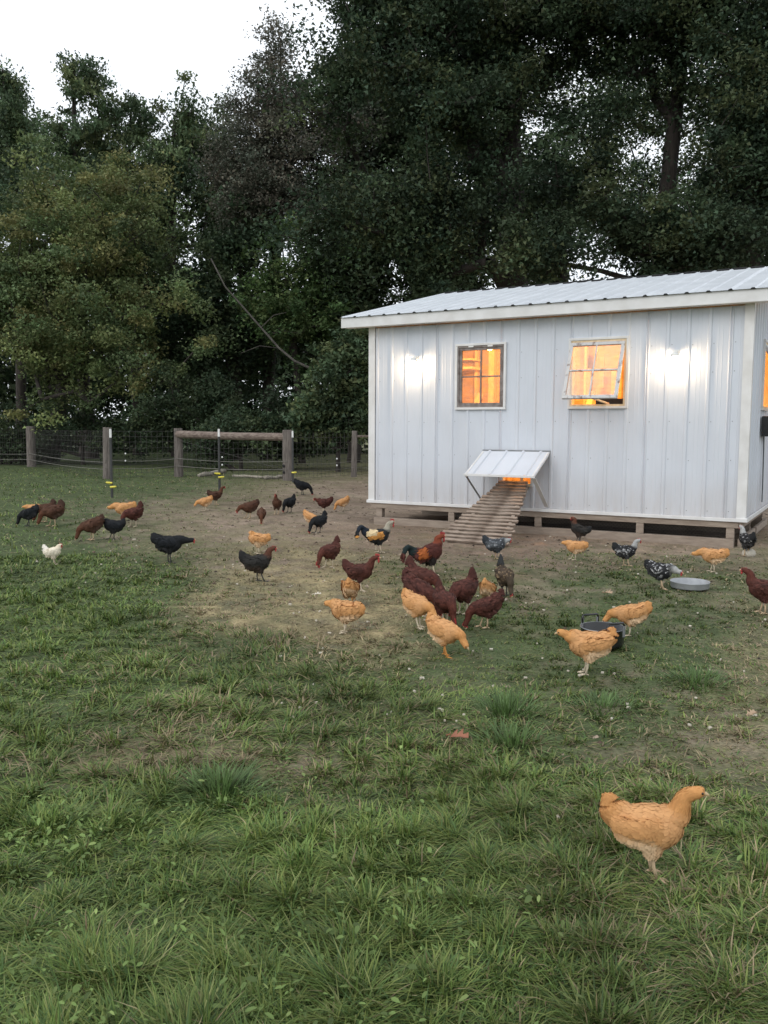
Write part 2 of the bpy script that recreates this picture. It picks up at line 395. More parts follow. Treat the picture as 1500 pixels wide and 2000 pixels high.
# screws
b = MB()
for z in (.40, .98, 1.42, 1.98, 2.3):
    for kk in range(21):
        x = .098 + kk * RIB + .045
        if any(h[0] - .05 < x < h[1] + .05 and h[2] - .06 < z < h[3] + .06 for h in (W1, W2, DOOR)): continue
        b.ball((x, -.001, z + (kk % 3 - 1) * .006), (.0055, .005, .0055), 6, 4)
b.build('panel_screws', M['galv'], coop, kind='stuff')

# roof
OV, EO, WR = .368, .20, 3.05
def rz(w): return 2.85 + SL * (w + EO)
cs = math.cos(math.atan(SL)); sn = math.sin(math.atan(SL))
def roofP(s, o, w): return (s, w - o * sn, rz(w) + o * cs)
ribbed('roof_panel', -OV, L + OV, .098, lambda s: -EO - .025, lambda s: WR, lambda s, o, w: roofP(s, o, w), m='roof')
b = MB(); b.box(-OV, L + OV, -EO, -EO + .022, 2.706, 2.846); b.build('fascia_board', M['trim'], coop, bevel=.004)
for x in (-OV, L + OV - .022):
    b = MB(); T = Matrix(((1, 0, 0, 0), (0, 1, 0, 0), (0, SL, 1, 0), (0, 0, 0, 1)))
    b.box(x, x + .022, -EO + .024, WR - .02, 2.706 + SL * EO, 2.842 + SL * EO, T); b.build('fascia_board', M['trim'], coop)
b = MB(); b.box(-OV + .024, L + OV - .024, -EO + .024, -.028, 2.712, 2.722); b.build('soffit_board', M['trim'], coop)
T = Matrix(((1, 0, 0, 0), (0, 1, 0, 0), (0, SL, 1, 0), (0, 0, 0, 1)))
for x in (-OV + .024, L + .03):
    b = MB(); b.box(x, x + OV - .056, -.02, WR - .04, 2.73, 2.74, T); b.build('soffit_board', M['trim'], coop)
b = MB(); b.box(-OV, L + OV, WR - .02, WR, rz(WR) - .14, rz(WR) - .004); b.build('fascia_board', M['trim'], coop)
b = MB(); b.box(-.05, L + .05, -.02, DP, 2.735, 2.76, T); b.build('roof_deck', M['ply'], coop)
b = MB()                                                   # dark foam filling the rib ends
for kk in range(-1, 24):
    c = .098 + kk * RIB
    if -OV + .03 < c < L + OV - .03:
        V = [roofP(c + a, o, w) for w in (-EO - .02, -EO + .03) for a, o in ((-.03, -.006), (.03, -.006), (.014, .0122), (-.014, .0122))]
        b.add(V, [(0, 1, 2, 3), (4, 7, 6, 5), (0, 4, 5, 1), (2, 6, 7, 3)])
b.build('foam_closures', M['dark'], coop, kind='stuff')
b = MB()                                                   # dark closure strip along the high edge, broken by the ribs
for kk in range(-2, 24):
    c = .098 + kk * RIB; a0, a1 = max(c + .03, -OV), min(c + RIB - .03, L + OV)
    if a1 - a0 > .02:
        V = [roofP(a, o, w) for w in (WR - .05, WR) for a in (a0, a1) for o in (.002, .024)]
        b.add(V, [(0, 2, 3, 1), (4, 5, 7, 6), (1, 3, 7, 5), (0, 1, 5, 4), (2, 6, 7, 3)])
b.build('ridge_closure', M['dark'], coop, kind='stuff')

# base: rim joists, posts, skids, hex netting
def board(name, *a, m='lumber', bev=.004): b = MB(); b.box(*a); return b.build(name, M[m], coop, bevel=bev)
board('rim_joist', .02, L - .05, -.022, .018, .222, ZB - .024)
board('rim_joist', L - .048, L - .008, -.018, DP - .04, .222, ZB - .024)
board('rim_joist', .02, .06, .02, DP - .04, .222, ZB - .024)
board('rim_joist', .02, L - .05, DP - .08, DP - .042, .222, ZB - .024)
board('skid', .075, L - .09, -.045, .045, -.03, .095)
board('skid', .075, L - .09, 1.42, 1.51, -.03, .095)
board('skid', .075, L - .09, DP - .1, DP - .01, -.03, .095)
for x in (.10, 1.21, 2.42, 3.69, 4.70):
    for yv in (-.016, 1.43, DP - .08):
        board('base_post', x, x + .088, yv, yv + (.036 if yv > -.01 or x > .2 else .088), .097, .220)
board('side_skid', L - .06, L - .02, .06, 1.40, .0, .09)
board('side_skid', L - .06, L - .02, 1.52, DP - .11, .0, .09)
board('floor_deck', .03, L - .03, .0, DP - .03, .296, .312, m='ply')
b = MB()                                                    # hexagon netting behind the posts
hx, hz = .045, .026
for bay in ((1.30, 2.42), (2.51, 3.69), (3.78, 4.70)):
    for r_ in range(6):
        for c_ in range(int((bay[1] - bay[0]) / hx)):
            x = bay[0] + c_ * hx + (r_ % 2) * hx / 2; z = .095 + r_ * hz * .85
            for p, q in (((x, z), (x + hx * .5, z + hz * .35)), ((x + hx * .5, z + hz * .35), (x + hx, z)), ((x + hx * .5, z + hz * .35), (x + hx * .5, z + hz * .85))):
                b.bar((p[0], .026, p[1]), (q[0], .026, q[1]), .0022, .0022, up=(0, 1, 0))
b.build('hex_netting', M['wire'], coop, kind='stuff')

# inside of the coop, seen through the windows
board('interior_floor', .05, L - .05, .03, DP - .05, .313, .33, m='ply', bev=0)
b = MB(); b.box(.06, L - .06, DP - .09, DP - .07, .34, 3.2); b.build('interior_wall', M['ply'], coop)
b = MB(); b.box(.05, .065, .03, DP - .1, .34, 2.68); b.build('interior_wall', M['ply'], coop)
b = MB(); b.box(L - .065, L - .05, 1.9, DP - .1, .34, 2.9); b.build('interior_wall', M['ply'], coop)
b = MB(); b.box(L - .065, L - .05, .03, 1.05, .34, 2.68); b.build('interior_wall', M['ply'], coop)
for x in np.arange(.35, L - .2, .61): board('wall_stud', x, x + .04, DP - .19, DP - .095, .34, 3.1, m='stud')
for x in (1.0, 2.2, 2.6, 3.75): board('wall_stud', x, x + .04, .03, .12, .34, 2.66, m='stud')
for zz, yy in ((1.0, 1.9), (1.3, 2.15), (1.6, 2.4)):
    b = MB(); b.bar((.3, yy, zz), (2.4, yy, zz), .05, .05); b.build('roost_bar', M['stud'], coop)
for x in (.5, 1.75, 2.35):
    b = MB(); b.bar((x, 1.7, .75), (x, 2.65, 1.9), .05, .09, up=(1, 0, 0)); b.build('roost_brace', M['stud'], coop)
for (xa, xb, za, zb) in ((2.75, 4.3, .9, 1.3), (2.75, 4.3, 1.4, 1.8)):
    b = MB(); b.box(xa, xb, 2.35, 2.37, za, za + .12); b.box(xa, xb, 2.37, 2.83, za - .02, za)
    for x in np.linspace(xa, xb, 5): b.box(x - .01, x + .01, 2.375, 2.83, za + .002, zb)
    b.build('nest_box', M['ply'], coop)
board('shelf_board', .18, .5, 2.3, 2.70, 2.28, 2.32, m='stud'); board('shelf_board', .18, .5, 2.3, 2.70, 2.42, 2.45, m='stud'); board('wall_stud', .60, .70, DP - .2, DP - .096, .34, 3.1, m='stud')
for xa, za in ((2.28, 1.75), (2.48, 1.95), (2.66, 1.7)): board('hanging_board', xa, xa + .07, 2.52, 2.55, za, za + .5, m='ply')
board('feed_bin', 3.2, 3.55, .35, .8, 1.20, 1.66, m='oldwood')
board('dark_board', 3.12, 3.46, .125, .20, 1.50, 1.70, m='dark')  # plain black box just inside the gap below the open sash
board('bin_stand', 3.2, 3.55, .35, .8, .335, 1.195, m='stud')
for xl, yl in ((1.2, 1.35), (3.5, 1.45)):
    b = MB(); b.ball((xl, yl, 2.52), (.05, .05, .06), 12, 8); ht = b.build('heat_bulb', M['heat'], coop, smooth=True)
    b = MB(); b.tube([(xl, yl, 2.57), (xl, yl, 3.0)], .012); b.build('bulb_cord', M['dark'], coop)
    pl = bpy.data.lights.new('heat_lamp_light', 'POINT'); pl.energy = 195; pl.color = (1.0, .44, .095); pl.shadow_soft_size = .06
    po = bpy.data.objects.new('heat_lamp_light', pl); C.objects.link(po); po.parent = coop; po.location = (xl, yl, 2.42)

board('light_stop_board', .03, L - .03, .03, .10, 2.60, 2.728, m='stud')  # unseen board added inside the wall top to stop lamp light leaking at the soffit
# windows
def frame4(mb, x0, x1, z0, z1, w, y0, y1, T=None):
    mb.box(x0, x1, y0, y1, z1 - w, z1, T); mb.box(x0, x1, y0, y1, z0, z0 + w, T)
    mb.box(x0, x0 + w, y0, y1, z0 + w + .0005, z1 - w - .0005, T); mb.box(x1 - w, x1, y0, y1, z0 + w + .0005, z1 - w - .0005, T)
def window(h, open_angle, sash_m, base=None):
    x0, x1, z0, z1 = h
    w = bpy.data.objects.new('window', None); C.objects.link(w); w.parent = coop
    if base is not None: w.matrix_local = base
    b = MB(); frame4(b, x0 - .03, x1 + .03, z0 - .03, z1 + .03, .03, -.034, .0); b.build('window_trim', M['trim'], w, bevel=.003)
    b = MB(); frame4(b, x0 + .001, x1 - .001, z0 + .001, z1 - .001, .022, -.024, .09); b.build('window_frame', M['oldwood' if open_angle == 0 else 'stud'], w)
    gp = .024 if open_angle == 0 else .004
    sx0, sx1, sz0, sz1 = x0 + gp, x1 - gp, z0 + .024, z1 - .024
    yc = -.012 if open_angle == 0 else -.03
    T = Matrix.Translation((0, yc, sz1)) @ Matrix.Rotation(-open_angle, 4, 'X') @ Matrix.Translation((0, -yc, -sz1)) if open_angle else None
    if open_angle: T = T @ Matrix.Translation((-.012, 0, 0))
    y0, y1 = yc, yc + .034
    SW_ = .034 if open_angle == 0 else .042
    b = MB(); frame4(b, sx0, sx1, sz0, sz1, SW_, y0, y1, T); b.build('sash', M[sash_m], w, bevel=.003)
    mx, mz = (sx0 + sx1) / 2, (sz0 + sz1) / 2
    b = MB(); b.box(mx - .009, mx + .009, y0 + .003, y1 - .003, sz0 + SW_, sz1 - SW_, T); b.build('muntin', M[sash_m], w)
    for xa, xb in ((sx0 + SW_, mx - .011), (mx + .011, sx1 - SW_)):
        b = MB(); b.box(xa, xb, y0 + .006, y1 - .006, mz - .009, mz + .009, T); b.build('muntin', M[sash_m], w)
        for za, zb in ((sz0 + SW_, mz - .009), (mz + .009, sz1 - SW_)):
            b = MB(); b.box(xa, xb, y0 + .014, y0 + .018, za, zb, T); b.build('pane', M['glass'], w)
    if open_angle == 0:
        for hx_ in (x0 + .19, x1 - .19):
            b = MB(); b.box(hx_ - .035, hx_ + .035, -.030, -.0125, z1 - .02, z1 - .002); b.build('hinge', M['wplastic'], w)
    else:
        q = T @ Vector((mx + .02, y1, sz0 + .02))
        b = MB(); b.bar(tuple(q), (mx + .12, .04, z0 + .03), .03, .02); b.build('prop_stick', M['stud'], w)
    return w
window(W1, 0, 'oldwood'); window(W2, R(24), 'peel')
Bs = Matrix.Translation((L, 0, 0)) @ Matrix.Rotation(R(90), 4, 'Z')
window(SW, R(26), 'peel', Bs)

# hatch over the pop door, its props, door frame
hatch = bpy.data.objects.new('door_hatch', None); C.objects.link(hatch); hatch.parent = coop
a0, a1 = np.array((-.03, 1.045)), np.array((-.60, .765)); dv = a1 - a0; ln = np.linalg.norm(dv); dv /= ln; nv = np.array((dv[1], -dv[0])) * -1
if nv[1] < 0: nv = -nv
mb = MB(); pts = [(1.70, 0)]
for kk in range(4):
    c = 1.70 + .105 + kk * RIB
    pts += [(c - .024, 0), (c - .011, .016), (c + .011, .016), (c + .024, 0)]
pts.append((2.61, 0))
for (p0, o0), (p1, o1) in zip(pts[:-1], pts[1:]):
    q = [(p, *(a0 + dv * t * ln + nv * o)) for p, o, t in ((p0, o0, 0), (p1, o1, 0), (p1, o1, 1), (p0, o0, 1))]
    mb.add(q, [(0, 1, 2, 3)])
mb.build('hatch_panel', M['metal'], hatch)
for (xa, xb) in ((1.70, 1.74), (2.57, 2.61)):
    b = MB(); b.bar((xa + .02, *(a0 - nv * .014 + dv * .02)), (xa + .02, *(a1 - nv * .014)), .04, .022, up=(1, 0, 0)); b.build('hatch_frame', M['trim'], hatch)
b = MB(); b.bar((1.695, *(a1 - nv * .004)), (2.615, *(a1 - nv * .004)), .018, .03); b.build('hatch_lip', M['trim'], hatch, bevel=.003)
b = MB(); b.bar((1.70, *(a0 + nv * .004 - dv * .012)), (2.61, *(a0 + nv * .004 - dv * .012)), .012, .02); b.build('hatch_hinge', M['galv'], hatch)
b = MB(); b.tube([(1.715, a1[0] + .03, a1[1] - .02), (1.70, -.03, .40)], .012, 6); b.build('hatch_prop', M['galv'], hatch)
b = MB(); b.bar((2.595, a1[0] + .03, a1[1] - .02), (2.58, -.03, .36), .006, .05, up=(1, 0, 0)); b.build('hatch_prop', M['trim'], hatch)
for xa in (DOOR[0] - .03, DOOR[1]):
    fr = MB(); fr.box(xa, xa + .03, -.03, .06, .60, 1.0); fr.build('door_frame', M['trim'], coop)
board('door_sill', DOOR[0], DOOR[1], -.028, .08, .60, .64, m='stud')
b = MB(); b.box(DOOR[0] + .04, DOOR[1] - .03, .55, .57, .70, .93); b.build('inner_feed_tray', M['oldwood'], coop)
# wall lamps: round hood, arm plate, lit bulb
for x, z in ((.715, 2.235), (4.085, 2.175)):
    lp = bpy.data.objects.new('wall_lamp', None); C.objects.link(lp); lp.parent = coop; lp.location = (x, -.02, z)
    b = MB(); b.lathe([(.002, .040), (.02, .037), (.04, .024), (.052, .004), (.055, -.016), (.052, -.017), (.036, .018), (.002, .032)], (0, -.085, 0), 20); b.build('lamp_hood', M['wplastic'], lp, smooth=True)
    b = MB(); b.tube([(0, 0.015, .04), (0, -.05, .045)], .02, 10); b.box(-.028, .028, .0, .012, .0, .07); b.build('lamp_bracket', M['wplastic'], lp)
    b = MB(); b.ball((0, -.085, -.045), (.036, .036, .045), 14, 8); b.build('lamp_bulb', M['bulb'], lp, smooth=True)
# small fittings on the right-hand end wall
b = MB(); b.box(L + .022, L + .14, 1.16, 1.5, 1.25, 1.50); b.build('vent_box', M['enamel'], coop, bevel=.006)
b = MB(); zc = np.linspace(1.28, .42, 14); b.tube([(L + .035, 1.42 + .05 * math.sin(t * 3.2) - .03 * t, t) for t in zc], .008, 6); b.build('power_cable', M['cable'], coop)

# ramp of slats up to the pop door
ramp = thing('chicken_ramp', 'sloping wooden slat ramp leading up to the small lit coop door', 'ramp', (-.186, 12.03, 0), R(-29.66))
rp = random.Random(4); NS = 19
def rline(t): return (-.05 - 1.32 * t, .655 - .61 * t)
slat_me = {}
for i in range(NS):
    t = i / (NS - 1); w_, z_ = rline(t)
    x0 = 1.955 - .25 * t + rp.uniform(-.012, .012); x1 = 2.345 + .275 * t + rp.uniform(-.01, .01)
    b = MB(); b.bar((x0, 0, 0), (x1, 0, rp.uniform(-.004, .004)), .045, .026)
    o = b.build('slat', M['slat'], ramp, bevel=.004); o.location = (0, w_, z_); o.rotation_euler = (R(rp.uniform(-5, 5)) + R(24), 0, R(rp.uniform(-.8, .8)))
for xa, xb in ((2.0, 1.84), (2.31, 2.52)):
    b = MB(); p, q = rline(-.02), rline(1.01)
    b.bar((xa, p[0], p[1] - .055), (xb, q[0], q[1] - .055), .04, .075); b.build('rail', M['lumber'], ramp)

# ------------------------------------------------------------------ trees
def blob(px, py, rx, ry, Y, ryd=None):
    c = at(px, py, Y); s = Y / FPX
    return (*c, rx * s, (ryd if ryd else (rx + ry) * .42 * s), ry * s)
def leaves(T_, n, spread, size, pal, rg, droop=.35, shape=.8, clump=.38):
    """leaf faces round the twig ends T_"""
    nt_ = len(T_); idx = np.repeat(np.arange(nt_), n); N_ = len(idx)
    d = np.clip(rg.normal(size=(N_, 3)) * .46, -.85, .85)
    elong = rg.normal(size=(nt_, 3)); elong[:, 2] = -np.abs(elong[:, 2]) * .7; elong /= np.linalg.norm(elong, axis=1)[:, None]
    al = np.clip(rg.normal(size=N_) * .5, -.9, .9)
    P = T_[idx] + (d * np.array([.8, .8, .5]) + elong[idx] * al[:, None]) * spread * (.6 + .8 * rg.random((nt_, 1)))[idx]
    P[:, 2] = np.maximum(P[:, 2], .08)
    az = rg.random(N_) * 6.283; el = -droop + rg.normal(size=N_) * .45
    a = np.stack([np.cos(az) * np.cos(el), np.sin(az) * np.cos(el), np.sin(el)], -1)
    up = np.array([0, 0, 1.]) + rg.normal(size=(N_, 3)) * .55
    s = np.cross(a, up); s /= np.linalg.norm(s, axis=1)[:, None] + 1e-9
    nn = np.cross(s, a)
    ln = size * (.65 + .7 * rg.random(N_)); w = ln * shape * .5
    l1 = ln[:, None]; w1 = w[:, None]
    tip = P + a * l1 * .55 - nn * l1 * .10
    Lf = P - a * l1 * (.15 + .3 * rg.random((N_, 1))) + s * w1; Rt = P - a * l1 * (.15 + .3 * rg.random((N_, 1))) - s * w1
    V = np.stack([Rt, tip, Lf], 1).reshape(-1, 3)
    F = np.arange(N_)[:, None] * 3 + np.array([0, 1, 2])
    pal = np.array(pal)
    tone = rg.random(nt_)
    ct = pal[(tone * len(pal)).astype(int) % len(pal)] * (1 + clump * (rg.random((nt_, 1)) - .5) * 2)
    cl = ct[idx] * (1 + .5 * (rg.random((N_, 1)) - .5)); cl[:, 0] *= 1 + .2 * (rg.random(N_) - .5)
    return V, F, np.repeat(cl, 3, 0)
def skeleton(root, axis, tips, rg, r0, sag=.12):
    """grow branches: every tip joins the nearest node already grown"""
    nodes = [np.array(p, float) for p in axis]; par = [-1] + list(range(len(axis) - 1))
    NP = np.array(nodes)
    order = np.argsort([np.min(np.linalg.norm(NP - t, axis=1)) for t in tips])
    ends = []
    arr = np.empty((len(axis) + 4 * len(tips), 3)); arr[:len(axis)] = NP; cnt = len(axis)
    for ti in order:
        t = tips[ti]; dd = arr[:cnt] - t
        cost = np.sqrt((dd ** 2).sum(1)) + np.maximum(0, arr[:cnt, 2] - t[2] + .3) * .9
        j = int(np.argmin(cost)); a = arr[j].copy(); v = t - a; n = max(1, min(3, int(np.linalg.norm(v) / .8)))
        prev = j
        for k in range(1, n + 1):
            u = k / n; p = a + v * u; p[2] += sag * np.linalg.norm(v) * math.sin(math.pi * u)
            if k < n: p += rg.normal(size=3) * .05 * np.linalg.norm(v)
            arr[cnt] = p; par.append(prev); prev = cnt; cnt += 1
        ends.append(prev)
    w = np.zeros(cnt); w[ends] = 1
    for i in range(cnt - 1, -1, -1):
        if par[i] >= 0: w[par[i]] += w[i]
    r = r0 * np.sqrt(w / w[0]); r[0] *= 1.25
    return arr[:cnt], np.array(par), r
def limbs(P, par, r, rmin):
    V = []; F = []; n0 = 0
    for i in range(1, len(P)):
        j = par[i]; ra, rb = r[j] if par[j] == -1 or r[i] > .6 * r[j] else r[i] * 1.25, r[i]
        if rb < rmin: continue
        n = 8 if rb > .06 else 5 if rb > .025 else 3
        d = P[i] - P[j]; l = np.linalg.norm(d)
        if l < 1e-4: continue
        d /= l; a = np.cross(d, (0.31, .95, .05)); a /= np.linalg.norm(a) + 1e-9; b = np.cross(d, a)
        th = np.arange(n) * 2 * math.pi / n
        ring = np.cos(th)[:, None] * a + np.sin(th)[:, None] * b
        V.append(P[j] + ring * ra); V.append(P[i] + d * rb * .4 + ring * rb)
        k = np.arange(n); F.append(np.stack([n0 + k, n0 + (k + 1) % n, n0 + n + (k + 1) % n, n0 + n + k], -1)); n0 += 2 * n
    return np.concatenate(V), np.concatenate(F)
GREEN = [(.112, .155, .072), (.092, .138, .070), (.138, .168, .075), (.076, .116, .064)]
OAKG = [(.058, .086, .044), (.048, .076, .042), (.080, .100, .046), (.041, .066, .040)]
OLIVE = [(.170, .202, .078), (.138, .180, .074), (.205, .206, .084), (.112, .158, .070)]
BROWNG = [(.135, .130, .098), (.112, .118, .090), (.155, .140, .108), (.095, .108, .080)]
BRIGHT = [(.090, .145, .050), (.072, .125, .046), (.11, .15, .055)]
DKGREEN = [(.062, .092, .047), (.051, .080, .044), (.078, .106, .051)]
def tree(name, label, cat, base, blobs, ntips, nleaf, spread, size, pal, r0, seed, top=None, group=None, bark='bark', surf=.5, droop=.35, shape=.8, rmin=.012, gap=.36):
    rg = np.random.default_rng(seed)
    base = np.array(base, float)
    t = thing(name, label, cat, tuple(base), 0, group)
    vol = np.array([b[3] * b[4] * b[5] for b in blobs]) ** .75; which = rg.choice(len(blobs), ntips, p=vol / vol.sum())
    d = rg.normal(size=(ntips, 3)); d /= np.linalg.norm(d, axis=1)[:, None]; d *= (rg.random(ntips) ** (surf))[:, None]
    B = np.array(blobs)[which]
    T_ = B[:, :3] + d * B[:, 3:6]
    T_[:, 2] = np.maximum(T_[:, 2], .35)
    T_ += rg.normal(size=T_.shape) * (.18 if 'skyline' in label else .35)
    ga = vnoise(T_[:, 0] * .55 + T_[:, 1] * .23 + seed, T_[:, 2] * .55 - T_[:, 1] * .31, seed % 50); gb = vnoise(T_[:, 0] * 1.1 - T_[:, 1] * .5, T_[:, 2] * 1.2 + seed, 7)
    T_ = T_[(.65 * ga + .35 * gb) > gap]                       # open gaps between the boughs
    T_[:, 2] = np.maximum(T_[:, 2], .3)
    if top is None:
        bb = max(blobs, key=lambda b: b[2]); top = (bb[0], bb[1], bb[2] + bb[5] * .5)
    top = np.array(top, float); n = 9
    ax = [base + (top - base) * (u ** 1.0) + np.array([math.sin(u * 3 + seed) * .02, math.cos(u * 2.3 + seed) * .02, 0]) * np.linalg.norm(top - base) * u for u in np.linspace(0, 1, n)]
    ax[0][2] = -.15
    P, par, r = skeleton(base, ax, T_, rg, r0)
    V, F = limbs(P, par, r, rmin)
    obj('trunk', np_mesh('trunk', V - base, [F], M[bark], smooth=True), t)
    lv = leaves(T_, nleaf, spread, size, pal, rg, droop, shape)
    obj('crown', np_mesh('crown', lv[0] - base, [lv[1]], M['leaf'], lv[2]), t)
    return t
def gbase(px, Y): p = at(px, 840, Y); return (p[0], Y, 0)

# bushy maple hanging over the fence at the left
tree('maple_tree', 'broad bushy yellow-green tree at far left drooping down to the wire fence', 'tree', gbase(95, 33),
     [blob(150, 450, 190, 150, 32, 3.0), blob(60, 600, 190, 190, 32, 3.0), blob(250, 560, 120, 120, 31, 2.4), blob(330, 640, 110, 60, 29.5, 1.8), blob(230, 720, 90, 60, 29.5, 1.5),
      blob(60, 760, 80, 60, 29.5, 1.5), blob(-80, 560, 150, 220, 33, 3), blob(210, 350, 70, 50, 33, 1.8), blob(120, 660, 120, 70, 29.7, 1.8)],
     760, 190, .62, .118, OLIVE, .28, 11, gap=.40)
# tall leafy trees behind, at the left skyline
for i, (px, bl, lab) in enumerate((
    (40, [(25, 175, 50, 60), (30, 260, 65, 80), (0, 370, 90, 110)], 'tall dark tree with rounded top at the left edge of the skyline'),
    (165, [(160, 160, 40, 42), (180, 235, 60, 60), (150, 330, 95, 90), (200, 430, 110, 90), (110, 250, 40, 40)], 'tall tree with pointed spire top, second from left on the skyline'),
    (270, [(255, 232, 42, 36), (265, 300, 75, 62), (270, 400, 95, 100), (300, 520, 90, 80)], 'tall slim tree between the spire-topped tree and the twin-topped one'),
    (345, [(328, 240, 30, 30), (356, 245, 28, 32), (345, 310, 60, 56), (350, 410, 65, 90), (350, 520, 70, 70)], 'tall tree with a twin tufted top left of the brownish tree'),
    (410, [(410, 205, 22, 22), (400, 275, 55, 48), (400, 370, 80, 90), (420, 480, 80, 60)], 'thin tall tree with one small tuft on top beside the brownish tree'))):
    Yt = 42 - (i % 2) * 2
    tree('tall_tree', lab, 'tree', gbase(px, Yt), [blob(*b, Yt) for b in bl], 270, 140, .66, .185, GREEN, .24, 20 + i, group='tall trees on the left skyline', shape=.55, droop=.6)
# brownish tree
tree('brown_tree', 'greyish brown leaved tree with a feathery top between the left skyline and the oaks', 'tree', gbase(520, 37),
     [blob(540, 105, 26, 50, 37), blob(530, 210, 85, 80, 37), blob(500, 310, 110, 90, 36.5), blob(600, 300, 110, 130, 37), blob(560, 400, 120, 70, 36.5), blob(680, 260, 80, 140, 37.5), blob(480, 390, 60, 70, 36)],
     520, 175, .75, .125, BROWNG, .26, 31, shape=.7, gap=.27, rmin=.02)
# bright small tree in the gap
tree('sapling_tree', 'smaller bright green tree lit in the gap left of the coop', 'tree', gbase(590, 33),
     [blob(560, 500, 60, 50, 33), blob(620, 560, 80, 70, 33), blob(530, 590, 70, 60, 33), blob(590, 640, 80, 60, 32.5)], 150, 110, .7, .14, BRIGHT, .13, 33)
# the big oaks behind the coop
tree('oak_tree', 'huge dark oak with a thick forked trunk rising behind the middle of the coop roof', 'tree', gbase(1020, 27),
     [blob(720, 40, 110, 90, 26), blob(880, 60, 180, 140, 26.5), blob(700, 160, 90, 70, 25), blob(820, 250, 150, 110, 25.5), blob(960, 200, 120, 120, 26.5), blob(740, 370, 130, 90, 25),
      blob(900, 420, 120, 90, 25.5), blob(1010, -80, 220, 110, 27), blob(780, -120, 200, 100, 26.5), blob(1100, 120, 110, 100, 28), blob(650, 470, 80, 50, 25), blob(790, 490, 110, 60, 25)],
     880, 230, .80, .120, OAKG, .46, 41, top=(*at(1000, 60, 27.3)[:2], 13.5), surf=.5, gap=.35)
tree('oak_tree', 'dark oak with two slender leaning stems against the bright sky gap at right', 'tree', gbase(1268, 26),
     [blob(1150, 60, 120, 100, 26), blob(1330, 30, 150, 80, 26), blob(1110, 330, 90, 60, 25), blob(1180, 430, 130, 70, 24), blob(1090, 480, 110, 60, 23.5), blob(1300, 480, 120, 60, 24), blob(1200, -90, 220, 100, 26), blob(1180, 240, 60, 50, 25.5),
      blob(1330, 180, 50, 40, 26)],
     600, 225, .75, .118, OAKG, .27, 42, top=(*at(1330, 60, 26)[:2], 13), surf=.5, gap=.40)
tree('oak_tree', 'dark oak filling the right edge of the picture above the coop roof', 'tree', gbase(1480, 24),
     [blob(1430, 60, 90, 100, 24), blob(1460, 220, 90, 110, 23.5), blob(1440, 380, 90, 100, 23.5), blob(1520, 300, 130, 250, 24.5), blob(1390, 460, 110, 70, 22.5), blob(1580, 100, 160, 200, 25), blob(1440, -80, 160, 90, 24)],
     600, 220, .72, .115, OAKG, .3, 43, surf=.55)
for i, (px, Yt, bl, lab) in enumerate((
    (800, 38, [(800, 290, 110, 120), (740, 200, 90, 100), (850, 170, 80, 80), (700, 380, 90, 90)], 'dark background tree filling the gap between the brownish tree and the forked oak'),
    (905, 35, [(880, 470, 130, 130), (940, 300, 110, 120), (860, 610, 110, 90)], 'dark background tree low behind the thick forked oak trunk'),
    (1120, 37, [(1110, 500, 150, 100), (1080, 380, 110, 80), (1190, 560, 120, 70)], 'dark background tree low behind the middle of the coop roof'),
    (1400, 36, [(1400, 500, 160, 90), (1480, 420, 120, 110), (1340, 560, 120, 60)], 'dark background tree low behind the right end of the coop roof'),
    (690, 34, [(690, 560, 90, 110), (640, 620, 90, 90), (720, 460, 90, 80)], 'dark background tree just left of the coop roof corner'),
    (180, 37, [(120, 420, 160, 110), (230, 520, 120, 110), (60, 560, 150, 110), (300, 620, 90, 90)], 'dark background tree filling the woods behind the olive maple'),
    (455, 36, [(440, 560, 90, 100), (400, 640, 110, 110), (480, 470, 60, 60), (500, 680, 100, 90)], 'dark shaded tree behind the leaning dead branch'))):
    tree('woodland_tree', lab, 'tree', gbase(px, Yt), [blob(*b, Yt) for b in bl], 300, 110, .85, .18, DKGREEN, .24, 60 + i, group='dark trees in the woods behind', surf=.6)
tree('woodland_tree', 'thin background tree seen through the bright sky gap at right', 'tree', gbase(1320, 38), [blob(1300, 200, 130, 110, 38), blob(1250, 330, 120, 100, 38), blob(1390, 330, 110, 120, 38), blob(1180, 200, 90, 120, 38)], 230, 120, .9, .14, GREEN, .2, 81, group='dark trees in the woods behind', surf=.6)
# shrubs along the fence
def shrub(label, px, Y, bl, n, pal, seed, size=.15, group='dark shrubs along the fence'):
    rg = np.random.default_rng(seed); base = np.array(gbase(px, Y))
    t = thing('shrub', label, 'shrub', tuple(base), 0, group)
    B = np.array([blob(*b, Y) for b in bl]); wch = rg.integers(0, len(B), n)
    d = rg.normal(size=(n, 3)); d /= np.linalg.norm(d, axis=1)[:, None]; d *= (rg.random(n) ** .5)[:, None]
    T_ = B[wch, :3] + d * B[wch, 3:6]; T_[:, 2] = np.maximum(T_[:, 2], .12)
    ax = [base + np.array([0, 0, z]) for z in (-.1, .3, .7)]
    P, par, r = skeleton(base, ax, T_, rg, .07); V, F = limbs(P, par, r, .006)
    obj('stems', np_mesh('stems', V - base, [F], M['bark']), t)
    lv = leaves(T_, 80, .42, size * .72, pal, rg, .3, .9); obj('foliage', np_mesh('foliage', lv[0] - base, [lv[1]], M['leaf'], lv[2]), t)
shrub('vine-covered shrub with broad leaves just left of the coop wall', 660, 26.5, [(660, 740, 55, 90), (690, 800, 45, 60), (620, 820, 50, 60), (700, 690, 40, 60)], 210, GREEN, 71, .19)
shrub('low dark shrub behind the round rail of the fence', 470, 27, [(470, 840, 70, 40), (420, 870, 60, 40), (520, 850, 60, 45)], 110, DKGREEN, 72)
shrub('dark shrub behind the left-hand fence posts', 160, 31, [(150, 830, 90, 50), (230, 850, 70, 45), (90, 860, 60, 40)], 120, DKGREEN, 73)
